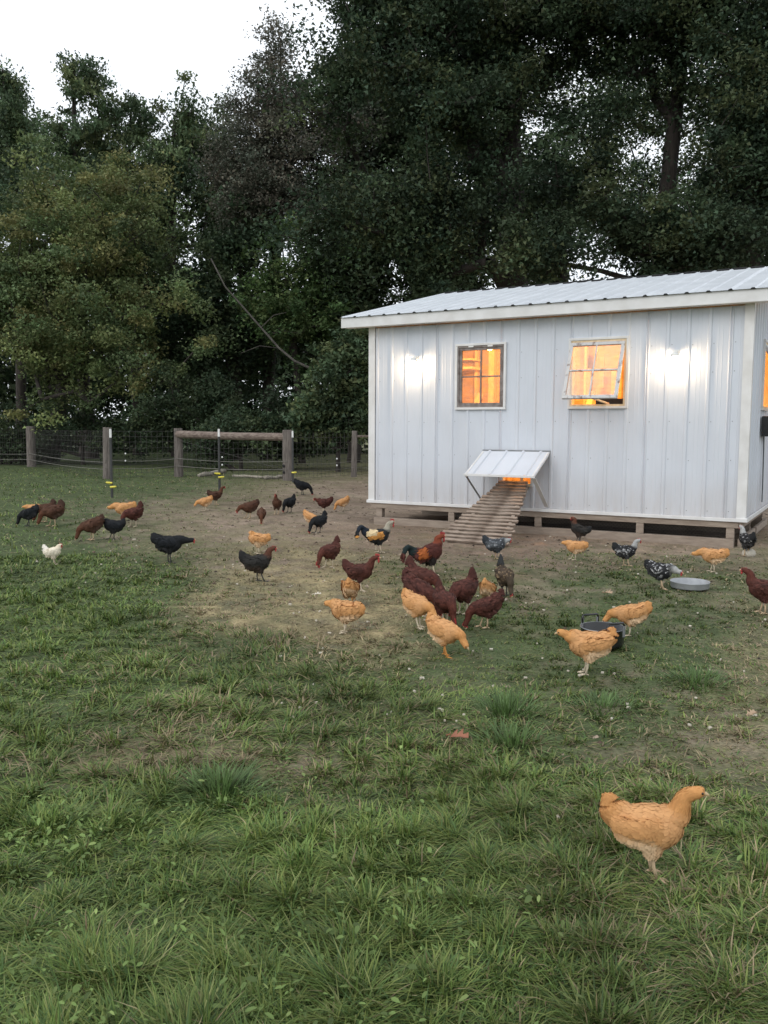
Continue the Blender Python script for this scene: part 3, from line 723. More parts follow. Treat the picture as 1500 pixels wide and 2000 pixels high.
shrub('rounded dark shrub right of the maple skirt', 350, 29, [(360, 780, 90, 70), (310, 830, 70, 50), (420, 800, 60, 60)], 170, DKGREEN, 74)
shrub('dark shrub at the left edge below the maple', 0, 31, [(-10, 830, 80, 60), (40, 870, 60, 40)], 90, DKGREEN, 75)
shrub('dark shrub between the gate post and the vine shrub', 560, 28, [(570, 800, 60, 60), (540, 850, 60, 50), (600, 860, 50, 40)], 120, DKGREEN, 76)
# far woods: one dark mass closing the horizon
rg = np.random.default_rng(90)
nT = 3200; tx = rg.uniform(-52, 62, nT); ty = rg.uniform(46, 54, nT); hz = 5.5 + 4.5 * fbm(tx * .15, ty * .1, 8); tz = rg.random(nT) ** .8 * hz
lv = leaves(np.stack([tx, ty, tz], -1), 70, 1.3, .34, DKGREEN, rg)
tag(obj('far_woods', np_mesh('far_woods', lv[0], [lv[1]], M['leaf'], lv[2])), kind='stuff')
# dead branch leaning in the gap, bare stems
rgp = random.Random(5)
P = [at(412, 505, 28.4), at(440, 560, 28.2), at(475, 600, 28), at(510, 640, 27.8), at(545, 680, 27.5), at(575, 705, 27.2), at(612, 722, 27), at(640, 745, 26.9), at(655, 838, 26.8)]
lb = thing('dead_branch', 'long pale dead branch leaning diagonally through the dark gap left of the coop', 'branch', tuple(P[-1]), 0)
o_ = np.array(P[-1]); b = MB(); b.tube(np.array(P) - o_, np.linspace(.022, .05, len(P)), 8); b.build('limb', M['barkpale'], lb, smooth=True)
for q in ((4, (470, 690)), (3, (560, 610)), (6, (650, 680))):
    b = MB(); e = at(*q[1], 27.5) - o_; s_ = np.array(P[q[0]]) - o_; b.tube([s_, (s_ + e) / 2 + np.array([0, 0, .15]), e], [.02, .014, .008], 6); b.build('twig', M['barkpale'], lb, smooth=True)

# ------------------------------------------------------------------ fence
fence = thing('wire_fence', 'woven wire fence on grey round wooden posts along the dark trees', 'fence', (0, 0, 0))
PX = [(-62, 905, 20), (62, 912, 17), (210, 936, 17), (349, 931, 17), (563, 939, 21), (691, 931, 11), (800, 925, 11)]
fp = []
for px, py, wd in PX:
    g = ground(px, py); r_ = wd / 2 / FPX * g[1]; h_ = (py - (833 + (px - 60) * .014)) / FPX * g[1]
    fp.append((g, r_, h_))
for i, (g, r_, h_) in enumerate(fp):
    b = MB(); a_ = rgp.uniform(0, 6)
    b.tube([(0, 0, -.2), (0, 0, .15), (.006 * math.sin(a_), .004, h_ * .5), (0, 0, h_ - .01), (0, 0, h_)], [r_ * 1.04, r_ * 1.03, r_, r_ * .97, r_ * .93], 14)
    o = b.build('post', M['post'], fence, smooth=False); o.location = (g[0], g[1], 0); o.rotation_euler = (R(rgp.uniform(-1, 1)), R(rgp.uniform(-1.2, 1.2)), a_)
def on(i, z, side=0): g, r_, h_ = fp[i]; return np.array([g[0], g[1] - r_ * .2, z])
b = MB(); b.tube([on(3, fp[3][2] - .16), (on(3, fp[3][2] - .16) + on(4, fp[4][2] - .18)) / 2 + np.array([0, 0, -.015]), on(4, fp[4][2] - .18)], [.105, .10, .10], 12); b.build('rail', M['rail'], fence)
b = MB(); b.tube([on(5, 1.12), on(6, 1.10)], .03, 8); b.build('rail', M['rail'], fence)
b = MB(); b.tube([on(3, 1.0), on(4, .25)], .005, 5); b.build('brace_wire', M['wire'], fence)
for i in range(6):                                                # woven wire between posts
    b = MB(); A, B_ = on(i, 0), on(i + 1, 0); ln = np.linalg.norm(B_ - A); hm = min(fp[i][2], fp[i + 1][2]) - .05
    off = np.array([0, .05, 0])
    zs = [.05, .15, .26, .38, .51, .65, .80, .96, 1.10, 1.24]
    for z in zs:
        if z < hm: b.tube([A + off + (0, 0, z), (A + B_) / 2 + off + (0, 0, z - .01), B_ + off + (0, 0, z)], .0042, 3, False)
    for k in range(1, int(ln / .155)):
        p = A + (B_ - A) * k * .155 / ln + off; b.tube([p + (0, 0, .04), p + (0, 0, min(hm, 1.24))], .0038, 3, False)
    b.build('woven_wire', M['wire'], fence, kind='stuff')
for i in range(6):                                                # white electric ropes
    for z0, z1 in (((.50, .50), (.30, .30)) if i in (2, 3) else ((.46, .44), (.26, .26))):
        A, B_ = on(i, z0) + (0, -fp[i][1], 0), on(i + 1, z1) + (0, -fp[i + 1][1], 0)
        b = MB(); b.tube([A + (B_ - A) * u - np.array([0, 0, .05 * math.sin(math.pi * u)]) for u in np.linspace(0, 1, 7)], .0075 if i < 4 else .004, 5, False); b.build('electric_rope', M['rope'], fence)
for px, py in ((434, 893), (434, 908), (245, 886), (245, 900), (658, 896), (658, 909)):
    p = at(px, py, 21.6 if px > 300 else 22.0); b = MB(); b.ball((0, 0, 0), (.02, .02, .024), 8, 5); o = b.build('rope_insulator', M['wplastic'], fence); o.location = tuple(p)
b = MB()
for dz in (.38, .22): b.ball((fp[4][0][0] - .1, fp[4][0][1] - fp[4][1] * .93, dz), (.035, .02, .04), 8, 5)
b.build('bolt_holes', M['dark'], fence, kind='stuff')

# step-in plastic posts
for px, py, top, clips, lab in ((219, 973, 838, (943, 951), 'dark step-in post with white tip in the grass at the far left'),
                                (429, 960, 838, (925, 932), 'dark step-in post with white tip in front of the round fence rail'),
                                (572, 942, 842, (923,), 'dark step-in post with white tip beside the thick fence post')):
    g = ground(px, py); s = g[1] / FPX; hh = (py - top) * s
    t = thing('step_in_post', lab, 'fence stake', tuple(g), R(rgp.uniform(-10, 10)), 'step-in electric fence posts')
    b = MB(); b.tube([(0, 0, -.1), (0, 0, hh - .16)], [.026, .024], 8); b.build('shaft', M['stepin'], t)
    b = MB(); b.tube([(0, 0, hh - .165), (0, 0, hh)], [.024, .022], 8); b.build('tip', M['wplastic'], t)
    for k, cy in enumerate(clips):
        z = (py - cy) * s; b = MB(); sg = -1 if k == 0 and len(clips) > 1 else 1
        b.tube([(-.02 * sg, -.02, z), (.05 * sg, -.03, z + .005), (.10 * sg, -.03, z + .012)], [.02, .022, .014], 6); b.build('clip', M['yplastic'], t)
# bleached logs along the fence foot
for x0, y0, x1, y1, r_, lab in ((388, 932, 440, 924, .06, 'short pale bleached log lying left under the fence rail'),
                                (455, 931, 515, 935, .04, 'long thin pale log lying under the middle of the fence rail'),
                                (517, 937, 552, 934, .05, 'pale log end lying against the thick fence post')):
    A, B_ = ground(x0, y0), ground(x1, y1); t = thing('fallen_log', lab, 'log', tuple(A), 0, 'bleached logs at the fence foot')
    b = MB(); n = 6; b.tube([(B_ - A) * u + np.array([0, rgp.uniform(-.04, .04), r_ * .8 + rgp.uniform(-.01, .02)]) for u in np.linspace(0, 1, n)], [r_ * rgp.uniform(.7, 1.1) for _ in range(n)], 8); b.build('wood', M['bleach'], t, smooth=True)

# ------------------------------------------------------------------ grass blades
rg = np.random.default_rng(101)
def scatter(n, r0, r1, pw, half=R(33)):
    """points in the yard in front of the camera, density falling as r^-pw"""
    u = rg.random(n); e = 2 - pw
    r_ = (r0 ** e + u * (r1 ** e - r0 ** e)) ** (1 / e); a = rg.uniform(-half, half, n)
    return r_ * np.sin(a), r_ * np.cos(a), r_
cR = R(-29.66); ccx, ccy = -.186, 12.03
def in_coop(X, Y, m=.0):
    dx, dy = X - ccx, Y - ccy; u = math.cos(cR) * dx + math.sin(cR) * dy; w = -math.sin(cR) * dx + math.cos(cR) * dy
    return (u > -.05 - m) & (u < L + m) & (w > -.05 - m) & (w < DP + m)
def blades(X, Y, ln, wd, az, lean, col, seg3=True):
    n = len(X); z = relief(X, Y) - .004
    a = np.stack([np.cos(az), np.sin(az)], -1); s = np.stack([-np.sin(az), np.cos(az)], -1)
    B = np.stack([X, Y, z], -1)
    def pt(t):                                              # arc: rises, then bends over
        hx_ = ln * (t * np.sin(lean) + .35 * t * t * np.sin(lean)) ; hz_ = ln * (t * np.cos(lean) - .32 * t * t * np.sin(lean))
        return B + np.concatenate([a * hx_[:, None], np.maximum(hz_, .003 * t)[:, None]], 1)
    S = np.concatenate([s * (wd / 2)[:, None], np.zeros((n, 1))], 1)
    m_, tp_ = pt(.55), pt(1.0)
    V = np.stack([B - S, B + S, m_ + S * .85, m_ - S * .85, tp_], 1).reshape(-1, 3)
    q = np.arange(n)[:, None] * 5
    return V, q + np.array([0, 1, 2, 3]), q + np.array([3, 2, 4]), np.repeat(col, 5, 0)
def make_grass(name, X, Y, ln, wd, az, lean, col, label=None):
    V, q, t, c = blades(X, Y, ln, wd, az, lean, col)
    return tag(obj(name, np_mesh(name, V, [q, t], M['grass'], c), None), kind='stuff')
G1 = np.array([.124, .190, .046]); G2 = np.array([.182, .226, .060]); G3 = np.array([.074, .130, .038]); G4 = np.array([.228, .255, .092]); DR = np.array([.32, .26, .15]); DR2 = np.array([.25, .19, .115])
def grass_col(X, Y, dry, n):
    f = fbm(X * .8, Y * .8, 41)[:, None]; g = rg.random((n, 1))
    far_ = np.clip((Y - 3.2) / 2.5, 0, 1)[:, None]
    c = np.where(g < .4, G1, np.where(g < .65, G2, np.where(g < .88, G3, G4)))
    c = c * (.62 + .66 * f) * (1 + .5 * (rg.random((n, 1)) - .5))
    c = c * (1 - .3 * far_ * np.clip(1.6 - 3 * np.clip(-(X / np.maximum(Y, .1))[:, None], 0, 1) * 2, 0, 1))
    isd = rg.random(n) < np.clip(dry * 1.15 - .20 + (fbm(X * 2, Y * 2, 44) - .5) * .35, 0.015, .95)
    c[isd] = np.where(rg.random((isd.sum(), 1)) < .5, DR, DR2) * (.6 + .7 * rg.random((isd.sum(), 1)))
    return c
tot = 0
for r0, r1, n, pw in ((1.45, 3.4, 165000, 1.0), (3.4, 9.5, 255000, 1.25), (9.5, 30, 85000, 1.1)):
    X, Y, r_ = scatter(n, r0, r1, pw)
    # pull blades into tussocks, from whose middle they lean outwards
    CS = .17 if tot % 2 == 0 else .23; wx = X + (vnoise(X * 4, Y * 4, 77) - .5) * .22; wy = Y + (vnoise(X * 4, Y * 4, 78) - .5) * .22; cx, cy = np.floor(wx / CS), np.floor(wy / CS)
    hsh = lambda k1, k2, k3: np.modf(np.abs(np.sin(cx * k1 + cy * k2 + k3)) * 43758.5453)[0]
    ox = (cx + .1 + .8 * hsh(12.9898, 78.233, .3)) * CS; oy = (cy + .1 + .8 * hsh(39.346, 11.135, 1.7)) * CS
    big = hsh(73.156, 52.235, 2.9); pull = .6 * rg.random(n) ** 1.5 * (big > .35)
    X = X + (ox - X) * pull; Y = Y + (oy - Y) * pull
    rel_ = np.hypot(X - ox, Y - oy) / CS; outw = np.arctan2(Y - oy, X - ox)
    d, h, dr = cover(X, Y)
    p_ = d * (.35 + 1.25 * fbm(X * 2.2, Y * 2.2, 55)) - .10 * (1 - d)
    keep = (rg.random(n) < p_) & ~in_coop(X, Y)
    X, Y, r_, h, dr, rel_, outw, big = [v_[keep] for v_ in (X, Y, r_, h, dr, rel_, outw, big)]; n = len(X)
    tuft = fbm(X * 1.7, Y * 1.7, 57)
    ln = (.016 + .074 * h ** 1.3) * (.5 + .75 * rg.random(n)) * (.45 + 1.1 * tuft) * (.7 + .55 * big)
    wd = .0047 * (.55 + .7 * rg.random(n)) * np.clip(r_ / 2.6, .9, 5) ** .75
    sel = rg.random(n); az = np.where(sel < .30, 6.283 * rg.random(n), np.where(sel < .58, outw + rg.normal(size=n) * .8, 9.5 * fbm(X * .9, Y * .9, 58) + rg.normal(size=n) * .6))
    lean = np.clip(.66 + .7 * rel_ + rg.normal(size=n) * .33 + .35 * dr, .05, 1.45)
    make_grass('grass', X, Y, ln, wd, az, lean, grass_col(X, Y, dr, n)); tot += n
# straw and dead blades lying flat
X, Y, r_ = scatter(60000, 1.5, 22, 1.35); d, h, dr = cover(X, Y)
keep = (rg.random(len(X)) < np.clip(dr * 1.4 - .15, 0.02 + .10 * (d < .4), 1) * np.clip(.35 + d * 1.0, 0, 1)) & ~in_coop(X, Y); X, Y, r_, dr = X[keep], Y[keep], r_[keep], dr[keep]; n = len(X)
make_grass('dry_straw', X, Y, .05 + .06 * rg.random(n), .0028 * np.clip(r_ / 2.6, .9, 5) ** .7 * (.6 + .8 * rg.random(n)), 6.283 * rg.random(n), np.clip(1.3 + .2 * rg.normal(size=n), 1, 1.5),
           np.array([.26, .20, .12]) * (.5 + .7 * rg.random((n, 1))))
# broad clover and weed leaves in the near lawn
X, Y, r_ = scatter(26000, 1.5, 5.0, 1.2); b_ = X / Y
keep = rg.random(len(X)) < np.clip(1.15 - 2.6 * (b_ + .25), 0.05, 1) * np.clip((3.9 - Y) / 1.3, 0, 1) * np.clip(fbm(X * 2, Y * 2, 61) * 3 - 1.1, 0, 1) * .6
X, Y = X[keep], Y[keep]; n = len(X)
zc = relief(X, Y) + .018 + .05 * rg.random(n); az = 6.283 * rg.random(n); tl = rg.normal(size=n) * .35; sz = .005 + .0085 * rg.random(n) ** 1.4
a = np.stack([np.cos(az) * np.cos(tl), np.sin(az) * np.cos(tl), np.sin(tl)], -1); s = np.stack([-np.sin(az), np.cos(az), .35 * rg.normal(size=n)], -1)
Pc = np.stack([X, Y, zc], -1); ring = []
for th, k1 in ((0, 1.25), (1.05, .95), (2.1, .85), (3.14, 1.0), (4.19, .85), (5.24, .95)):
    ring.append(Pc + (a * math.cos(th) * k1 + s * math.sin(th) * .52) * sz[:, None] + np.array([0, 0, 1.]) * (.25 * math.sin(th) ** 2 * sz)[:, None])
V = np.stack(ring, 1).reshape(-1, 3); q = np.arange(n)[:, None] * 6
cc = np.array([.125, .185, .052]) * (.45 + .95 * rg.random((n, 1))) * np.where(rg.random((n, 1)) < .1, np.array([1.7, 1.5, 1.7]), 1)
tag(obj('clover_leaves', np_mesh('clover_leaves', V, [q + np.array([0, 1, 2, 3]), q + np.array([0, 3, 4, 5])], M['grass'], np.repeat(cc, 6, 0))), kind='stuff')
# separate thick grass clumps
def clump(px, py, n, rad_, h0, label, bl=False):
    g = ground(px, py); t = thing('grass_clump', label, 'grass clump', (g[0], g[1], 0), 0, 'thick grass clumps in the short turf')
    a_ = rg.random(n) * 6.283; rr = rad_ * rg.random(n) ** .7; X = g[0] + rr * np.cos(a_); Y = g[1] + rr * np.sin(a_)
    ln = h0 * (.6 + .6 * rg.random(n)); az = a_ + rg.normal(size=n) * .5; lean = np.clip(.25 + .75 * rr / rad_ + rg.normal(size=n) * .2, .05, 1.35)
    c = np.array([.115, .185, .062]) * (.6 + .8 * rg.random((n, 1)))
    V, q, tt, cc = blades(X, Y, ln, np.full(n, .0065), az, lean, c)
    obj('blades', np_mesh('blades', V - np.array([g[0], g[1], 0]), [q, tt], M['grass'], cc), t)['kind'] = 'stuff'
clump(990, 1393, 300, .15, .13, 'thick blue-green grass clump standing alone in short turf below the foremost black pot')
clump(1000, 1452, 260, .14, .10, 'flatter grass clump just right of the fallen orange oak leaf')
clump(1362, 1335, 260, .16, .09, 'spreading grass clump at the right in the short turf')
clump(1180, 1385, 200, .15, .08, 'thin pale grass clump below the foot of the buff hen by the black pot')
clump(430, 1545, 380, .13, .13, 'spiky grey-green grass clump beside the bare patch at left')

# ------------------------------------------------------------------ scraps, leaves, stones
b = MB(); rs = random.Random(12)
for _ in range(230):
    px = rs.uniform(60, 1495); py = rs.uniform(1000, 1420) if rs.random() < .93 else rs.uniform(1420, 1650)
    if px < 500 and py > 1150: continue
    g = ground(px, py)
    if in_coop(g[0], g[1], .05): continue
    z = float(relief(g[0], g[1])); s = rs.uniform(.0025, .0070) * (1.0 + .05 * g[1]); a_ = rs.uniform(0, 6.28)
    T = Matrix.Translation((g[0], g[1], z + .012)) @ Matrix.Rotation(a_, 4, 'Z') @ Matrix.Rotation(rs.uniform(-.5, .5), 4, 'X')
    b.box(-s * rs.uniform(.6, 1.7), s * rs.uniform(.6, 1.7), -s * .7, s * rs.uniform(.3, .9), -.003, .004 + s * .25, T)
tag(b.build('food_scraps', M['scrap']), kind='stuff')
n = 9000; X, Y, r_ = scatter(n, 2.2, 22, 1.0); d, h, dr = cover(X, Y)
keep = (rg.random(n) < np.clip(1.15 - d * 1.3, .05, 1)) & ~in_coop(X, Y, .06); X, Y, r_ = X[keep], Y[keep], r_[keep]; n = len(X)
z = relief(X, Y); sz = (.004 + .012 * rg.random(n) ** 2) * (1 + .05 * r_); az = rg.random(n) * 6.283
base = np.stack([X, Y, z - .002], -1); ring = [base + np.stack([np.cos(az + k * 1.571) * sz * (1 + .5 * rg.random(n)), np.sin(az + k * 1.571) * sz * (.5 + .6 * rg.random(n)), 0 * sz], -1) for k in range(4)]
V = np.stack(ring + [base + np.stack([sz * .2, sz * .1, sz * .8], -1)], 1).reshape(-1, 3); q = np.arange(n)[:, None] * 5
cc = np.where(rg.random((n, 1)) < .55, np.array([.10, .073, .055]), np.where(rg.random((n, 1)) < .6, np.array([.27, .21, .16]), np.array([.045, .036, .03]))) * (.7 + .6 * rg.random((n, 1)))
M['clod'] = mat('soil_clods', None, attr='Col', rough=.95, scale=60, spec=.1)
tag(obj('soil_clods', np_mesh('soil_clods', V, [q + np.array([0, 1, 4]), q + np.array([1, 2, 4]), q + np.array([2, 3, 4]), q + np.array([3, 0, 4])], M['clod'], np.repeat(cc, 5, 0))), kind='stuff')
# lobed oak leaf, other fallen leaves
def lobed(name, label, px, py, size, m, rz_, seed):
    g = ground(px, py); rl = random.Random(seed)
    out = []; n = 7
    for sgn in (1, -1):
        side = []
        for i in range(n):
            u = i / (n - 1); w_ = (.09, .36, .10, .46, .12, .26, .03)[i] * (1 + rl.uniform(-.15, .15)); side.append((-.5 + u + (.08 if i % 2 else 0), sgn * w_))
        out.append(side)
    loop = out[0] + out[1][::-1]; V = [((x * size), y * size, .035 * math.sin(x * 5 + 1) * size + abs(y) * size * .5) for x, y in loop]
    V += [(x * size, 0, .03 * math.sin(x * 5 + 1) * size) for x, _ in out[0]]
    F = []
    for i in range(n - 1):
        F += [(i, i + 1, 2 * n + i + 1, 2 * n + i), (2 * n - 1 - i, 2 * n + i, 2 * n + i + 1, 2 * n - 2 - i)]
    b = MB(); b.add(V, F); b.tube([(-.72 * size, .02 * size, .03 * size), (-.5 * size, 0, .01)], .003, 5)
    me = b.mesh(name, m); o = obj(name, me); o.location = (g[0], g[1], float(relief(g[0], g[1])) + .035); o.rotation_euler = (R(14), R(-8), R(rz_))
    so = o.modifiers.new('thickness', 'SOLIDIFY'); so.thickness = .0012
    return tag(o, label, 'leaf')
lobed('oak_leaf', 'curled orange-brown oak leaf lying in the grass at the middle of the lawn', 897, 1452, .088, M['oakleaf'], -35, 1)
lobed('fallen_leaf', 'pale tan dry leaf lying near the right edge of the lawn', 1468, 1408, .05, M['paleleaf'], 30, 2)
lobed('fallen_leaf', 'long pale dry leaf on bare soil above the black pot', 1187, 1165, .09, M['paleleaf'], -60, 3)
lobed('fallen_leaf', 'whitish dry leaf lying left of the two buff hens in the straw patch', 620, 1170, .06, M['scrap'], -10, 4)
def stone(label, px, py, s, seed):
    g = ground(px, py); rl = np.random.default_rng(seed); b = MB(); b.ball((0, 0, s * .28), (s * .6, s * .45, s * .42), 10, 6)
    b.v[0] = b.v[0] * (1 + .12 * rl.normal(size=(len(b.v[0]), 1))); o = b.build('stone', M['stone'], smooth=True); o.location = tuple(g); tag(o, label, 'stone')
stone('pale cream stone on the grass beside the laced hen at the coop corner', 1462, 1088, .12, 2)

# galvanised pan and black pot
g = ground(1347, 1150); pan = thing('metal_pan', 'shallow round galvanised metal pan on the grass beside a laced hen', 'pan', (g[0], g[1], .012))
rp_ = 37 / FPX * g[1]
b = MB(); b.lathe([(.001, .0), (rp_ * .95, .0), (rp_ * .985, .008), (rp_ * 1.0, .046), (rp_ * 1.02, .050), (rp_ * 1.015, .055), (rp_ * .985, .052), (rp_ * .965, .014), (.001, .010)], n=40); b.build('basin', mat('dull_zinc', (.40, .415, .43), (.30, .31, .325), rough=.5, scale=10, metal=.25), pan, smooth=True)
g = ground(1176, 1262); pot = thing('black_pot', 'black enamel pot with two wire handles and scraps inside, on the grass', 'pot', (g[0], g[1], .01))
rp_ = 43 / FPX * g[1]
b = MB(); b.lathe([(.001, 0), (rp_ * .90, 0), (rp_ * .97, .02), (rp_ * .99, .102), (rp_ * 1.02, .106), (rp_ * 1.02, .112), (rp_ * .97, .111), (rp_ * .95, .025), (.001, .012)], n=40); b.build('bowl', M['enamel'], pot, smooth=True)
b = MB(); b.lathe([(rp_ * 1.008, .1115), (rp_ * 1.022, .114), (rp_ * 1.026, .109)], n=40); b.build('rim', M['galv'], pot, smooth=True)
for a_ in (110, -70):
    ca, sa = math.cos(R(a_)), math.sin(R(a_)); tx_, ty_ = -sa, ca
    P = [(ca * rp_ * 1.02 + tx_ * k, sa * rp_ * 1.02 + ty_ * k, z) for k, z in ((-.055, .10), (-.058, .145), (-.05, .16), (.05, .16), (.058, .145), (.055, .10))]
    h_ = MB(); h_.tube(P, .007, 8); h_.build('handle', M['enamel'], pot, smooth=True)
    for k in (-.055, .055):
        h_ = MB(); h_.tube([(ca * rp_ * 1.04 + tx_ * k, sa * rp_ * 1.04 + ty_ * k, .075), (ca * rp_ * 1.04 + tx_ * k, sa * rp_ * 1.04 + ty_ * k, .142)], .009, 6); h_.build('bracket', M['galv'], pot)
b = MB()
for _ in range(30):
    a_, q_ = rs.uniform(0, 6.28), rp_ * .8 * math.sqrt(rs.random()); s = rs.uniform(.008, .022)
    b.box(-s, s, -s * .7, s * .7, 0, s * .7, Matrix.Translation((q_ * math.cos(a_), q_ * math.sin(a_), .03)) @ Matrix.Rotation(a_, 4, 'Z'))
b.build('scraps', M['scrap'], pot, kind='stuff')

# ------------------------------------------------------------------ chickens
def cr_curve(P, n):
    P = np.asarray(P, float); Q = np.vstack([2 * P[0] - P[1], P, 2 * P[-1] - P[-2]]); out = []
    m = len(P) - 1
    for u in np.linspace(0, m, n):
        i = min(int(u), m - 1); t = u - i; a, b, c, d = Q[i:i + 4]
        out.append(.5 * (2 * b + (c - a) * t + (2 * a - 5 * b + 4 * c - d) * t * t + (3 * b - a - 3 * c + d) * t ** 3))
    return np.array(out)
def loft(mb, P, rw, rh, n=16):
    """elliptical sections along a curve in the x-z plane (plus y offsets): rw across, rh up"""
    P = np.asarray(P, float); Tn = np.gradient(P, axis=0); Tn /= np.linalg.norm(Tn, axis=1)[:, None] + 1e-9
    th = np.arange(n) * 2 * math.pi / n; V = []; F = []
    for p, t, a, b in zip(P, Tn, rw, rh):
        lat = np.cross([0, 0, 1.], t); q = np.linalg.norm(lat)
        lat = np.array([0, 1., 0]) if q < .35 else lat / q
        u = np.cross(t, lat)
        V += [p + lat * a * math.cos(k) + u * b * math.sin(k) for k in th]
    for i in range(len(P) - 1):
        for k in range(n): F.append((i * n + k, i * n + (k + 1) % n, (i + 1) * n + (k + 1) % n, (i + 1) * n + k))
    F += [tuple(range(n))[::-1], tuple((len(P) - 1) * n + k for k in range(n))]
    mb.add(V, F)

POSE = {  # body pitch (front up), body height, head (x, z), beak pitch, tail angle in the body frame, tail length, neck bulge
    'alert': (5, .495, (.44, .865), -6, 50, .28, .0), 'upright': (14, .5, (.33, .80), -8, 74, .33, .0), 'walk': (2, .49, (.45, .66), -12, 48, .25, .03), 'tall': (24, .52, (.27, .95), -5, 46, .25, .0),
    'low': (-2, .48, (.53, .50), -15, 26, .24, .06), 'stretch': (-4, .49, (.60, .56), -8, 40, .25, .05), 'peck': (-20, .48, (.47, .10), -62, 30, .24, .05),
    'mid': (-12, .48, (.53, .30), -40, 32, .24, .06), 'droop': (-4, .47, (.46, .56), -20, 12, .22, .04), 'perky': (-8, .49, (.47, .12), -60, 66, .27, .05),
    'preen': (10, .50, (.24, .66), -40, 45, .24, .05)}
_rm = bpy.data.objects.new('remesh_work', None)
def remeshed(mb, voxel, smooth):
    me = mb.mesh('w', None); o = bpy.data.objects.new('w', me); C.objects.link(o)
    r_ = o.modifiers.new('r', 'REMESH'); r_.mode = 'VOXEL'; r_.voxel_size = voxel
    s_ = o.modifiers.new('s', 'SMOOTH'); s_.factor = .5; s_.iterations = smooth
    dg = bpy.context.evaluated_depsgraph_get(); ev = o.evaluated_get(dg); m2 = ev.to_mesh()
    V = np.empty(len(m2.vertices) * 3, np.float32); m2.vertices.foreach_get('co', V); V = V.reshape(-1, 3).astype(float)
    F = [tuple(p.vertices) for p in m2.polygons]
    ev.to_mesh_clear(); bpy.data.objects.remove(o); bpy.data.meshes.remove(me)
    return V, F
def seg_dist(V, P):
    """nearest point on a polyline: distance, parameter 0..1, tangent"""
    best = np.full(len(V), 9.); par_ = np.zeros(len(V)); tg = np.zeros((len(V), 3)); m = len(P) - 1
    for i in range(m):
        a, d = P[i], P[i + 1] - P[i]; l2 = d @ d + 1e-12
        t = np.clip((V - a) @ d / l2, 0, 1); ds = np.linalg.norm(V - a - t[:, None] * d, axis=1); k = ds < best
        best[k] = ds[k]; par_[k] = (i + t[k]) / m; tg[k] = d / math.sqrt(l2)
    return best, par_, tg
LEG = {'pink': (.50, .37, .24), 'orange': (.55, .25, .07), 'dark': (.06, .06, .058), 'pale': (.55, .47, .35)}
def c3(*a): return np.array(a, float)
BREED = {
    'buff': dict(body=c3(.60, .318, .138), neck=c3(.57, .28, .100), tail=c3(.53, .26, .095), belly=c3(.63, .44, .27), wing=c3(.555, .285, .115), var=.10),
    'red': dict(body=c3(.080, .028, .021), neck=c3(.092, .028, .019), tail=c3(.065, .022, .017), belly=c3(.07, .027, .021), wing=c3(.066, .024, .018), var=.7),
    'brown': dict(body=c3(.085, .040, .024), neck=c3(.095, .038, .02), tail=c3(.055, .028, .019), belly=c3(.07, .04, .028), wing=c3(.075, .035, .022), var=.35),
    'black': dict(body=c3(.014, .015, .017), neck=c3(.013, .014, .015), tail=c3(.012, .013, .015), belly=c3(.022, .022, .023), wing=c3(.013, .015, .018), var=.4),
    'white': dict(body=c3(.76, .68, .54), neck=c3(.72, .62, .48), tail=c3(.80, .75, .66), belly=c3(.68, .58, .46), wing=c3(.78, .70, .56), var=.1),
    'blackneck': dict(body=c3(.030, .027, .024), neck=c3(.10, .040, .024), tail=c3(.018, .018, .018), belly=c3(.05, .036, .028), wing=c3(.026, .025, .023), var=.35),
    'laced': dict(body=c3(.022, .022, .024), neck=c3(.34, .34, .33), tail=c3(.016, .017, .018), belly=c3(.05, .05, .052), wing=c3(.03, .03, .032), var=.4, lace=c3(.5, .5, .5)),
    'greylaced': dict(body=c3(.05, .055, .062), neck=c3(.30, .31, .31), tail=c3(.025, .03, .035), belly=c3(.04, .042, .045), wing=c3(.09, .10, .11), var=.4, lace=c3(.35, .37, .4)),
    'speckled': dict(body=c3(.060, .042, .028), neck=c3(.06, .045, .03), tail=c3(.03, .032, .032), belly=c3(.045, .036, .028), wing=c3(.06, .042, .028), var=.4, lace=c3(.24, .17, .10)),
    'redcock': dict(body=c3(.085, .026, .02), neck=c3(.19, .045, .022), tail=c3(.010, .020, .020), belly=c3(.025, .02, .018), wing=c3(.34, .095, .025), var=.3),
    'creamcock': dict(body=c3(.022, .024, .026), neck=c3(.36, .33, .26), tail=c3(.014, .02, .03), belly=c3(.02, .021, .022), wing=c3(.58, .27, .07), var=.25, saddle=c3(.66, .52, .31)),
}
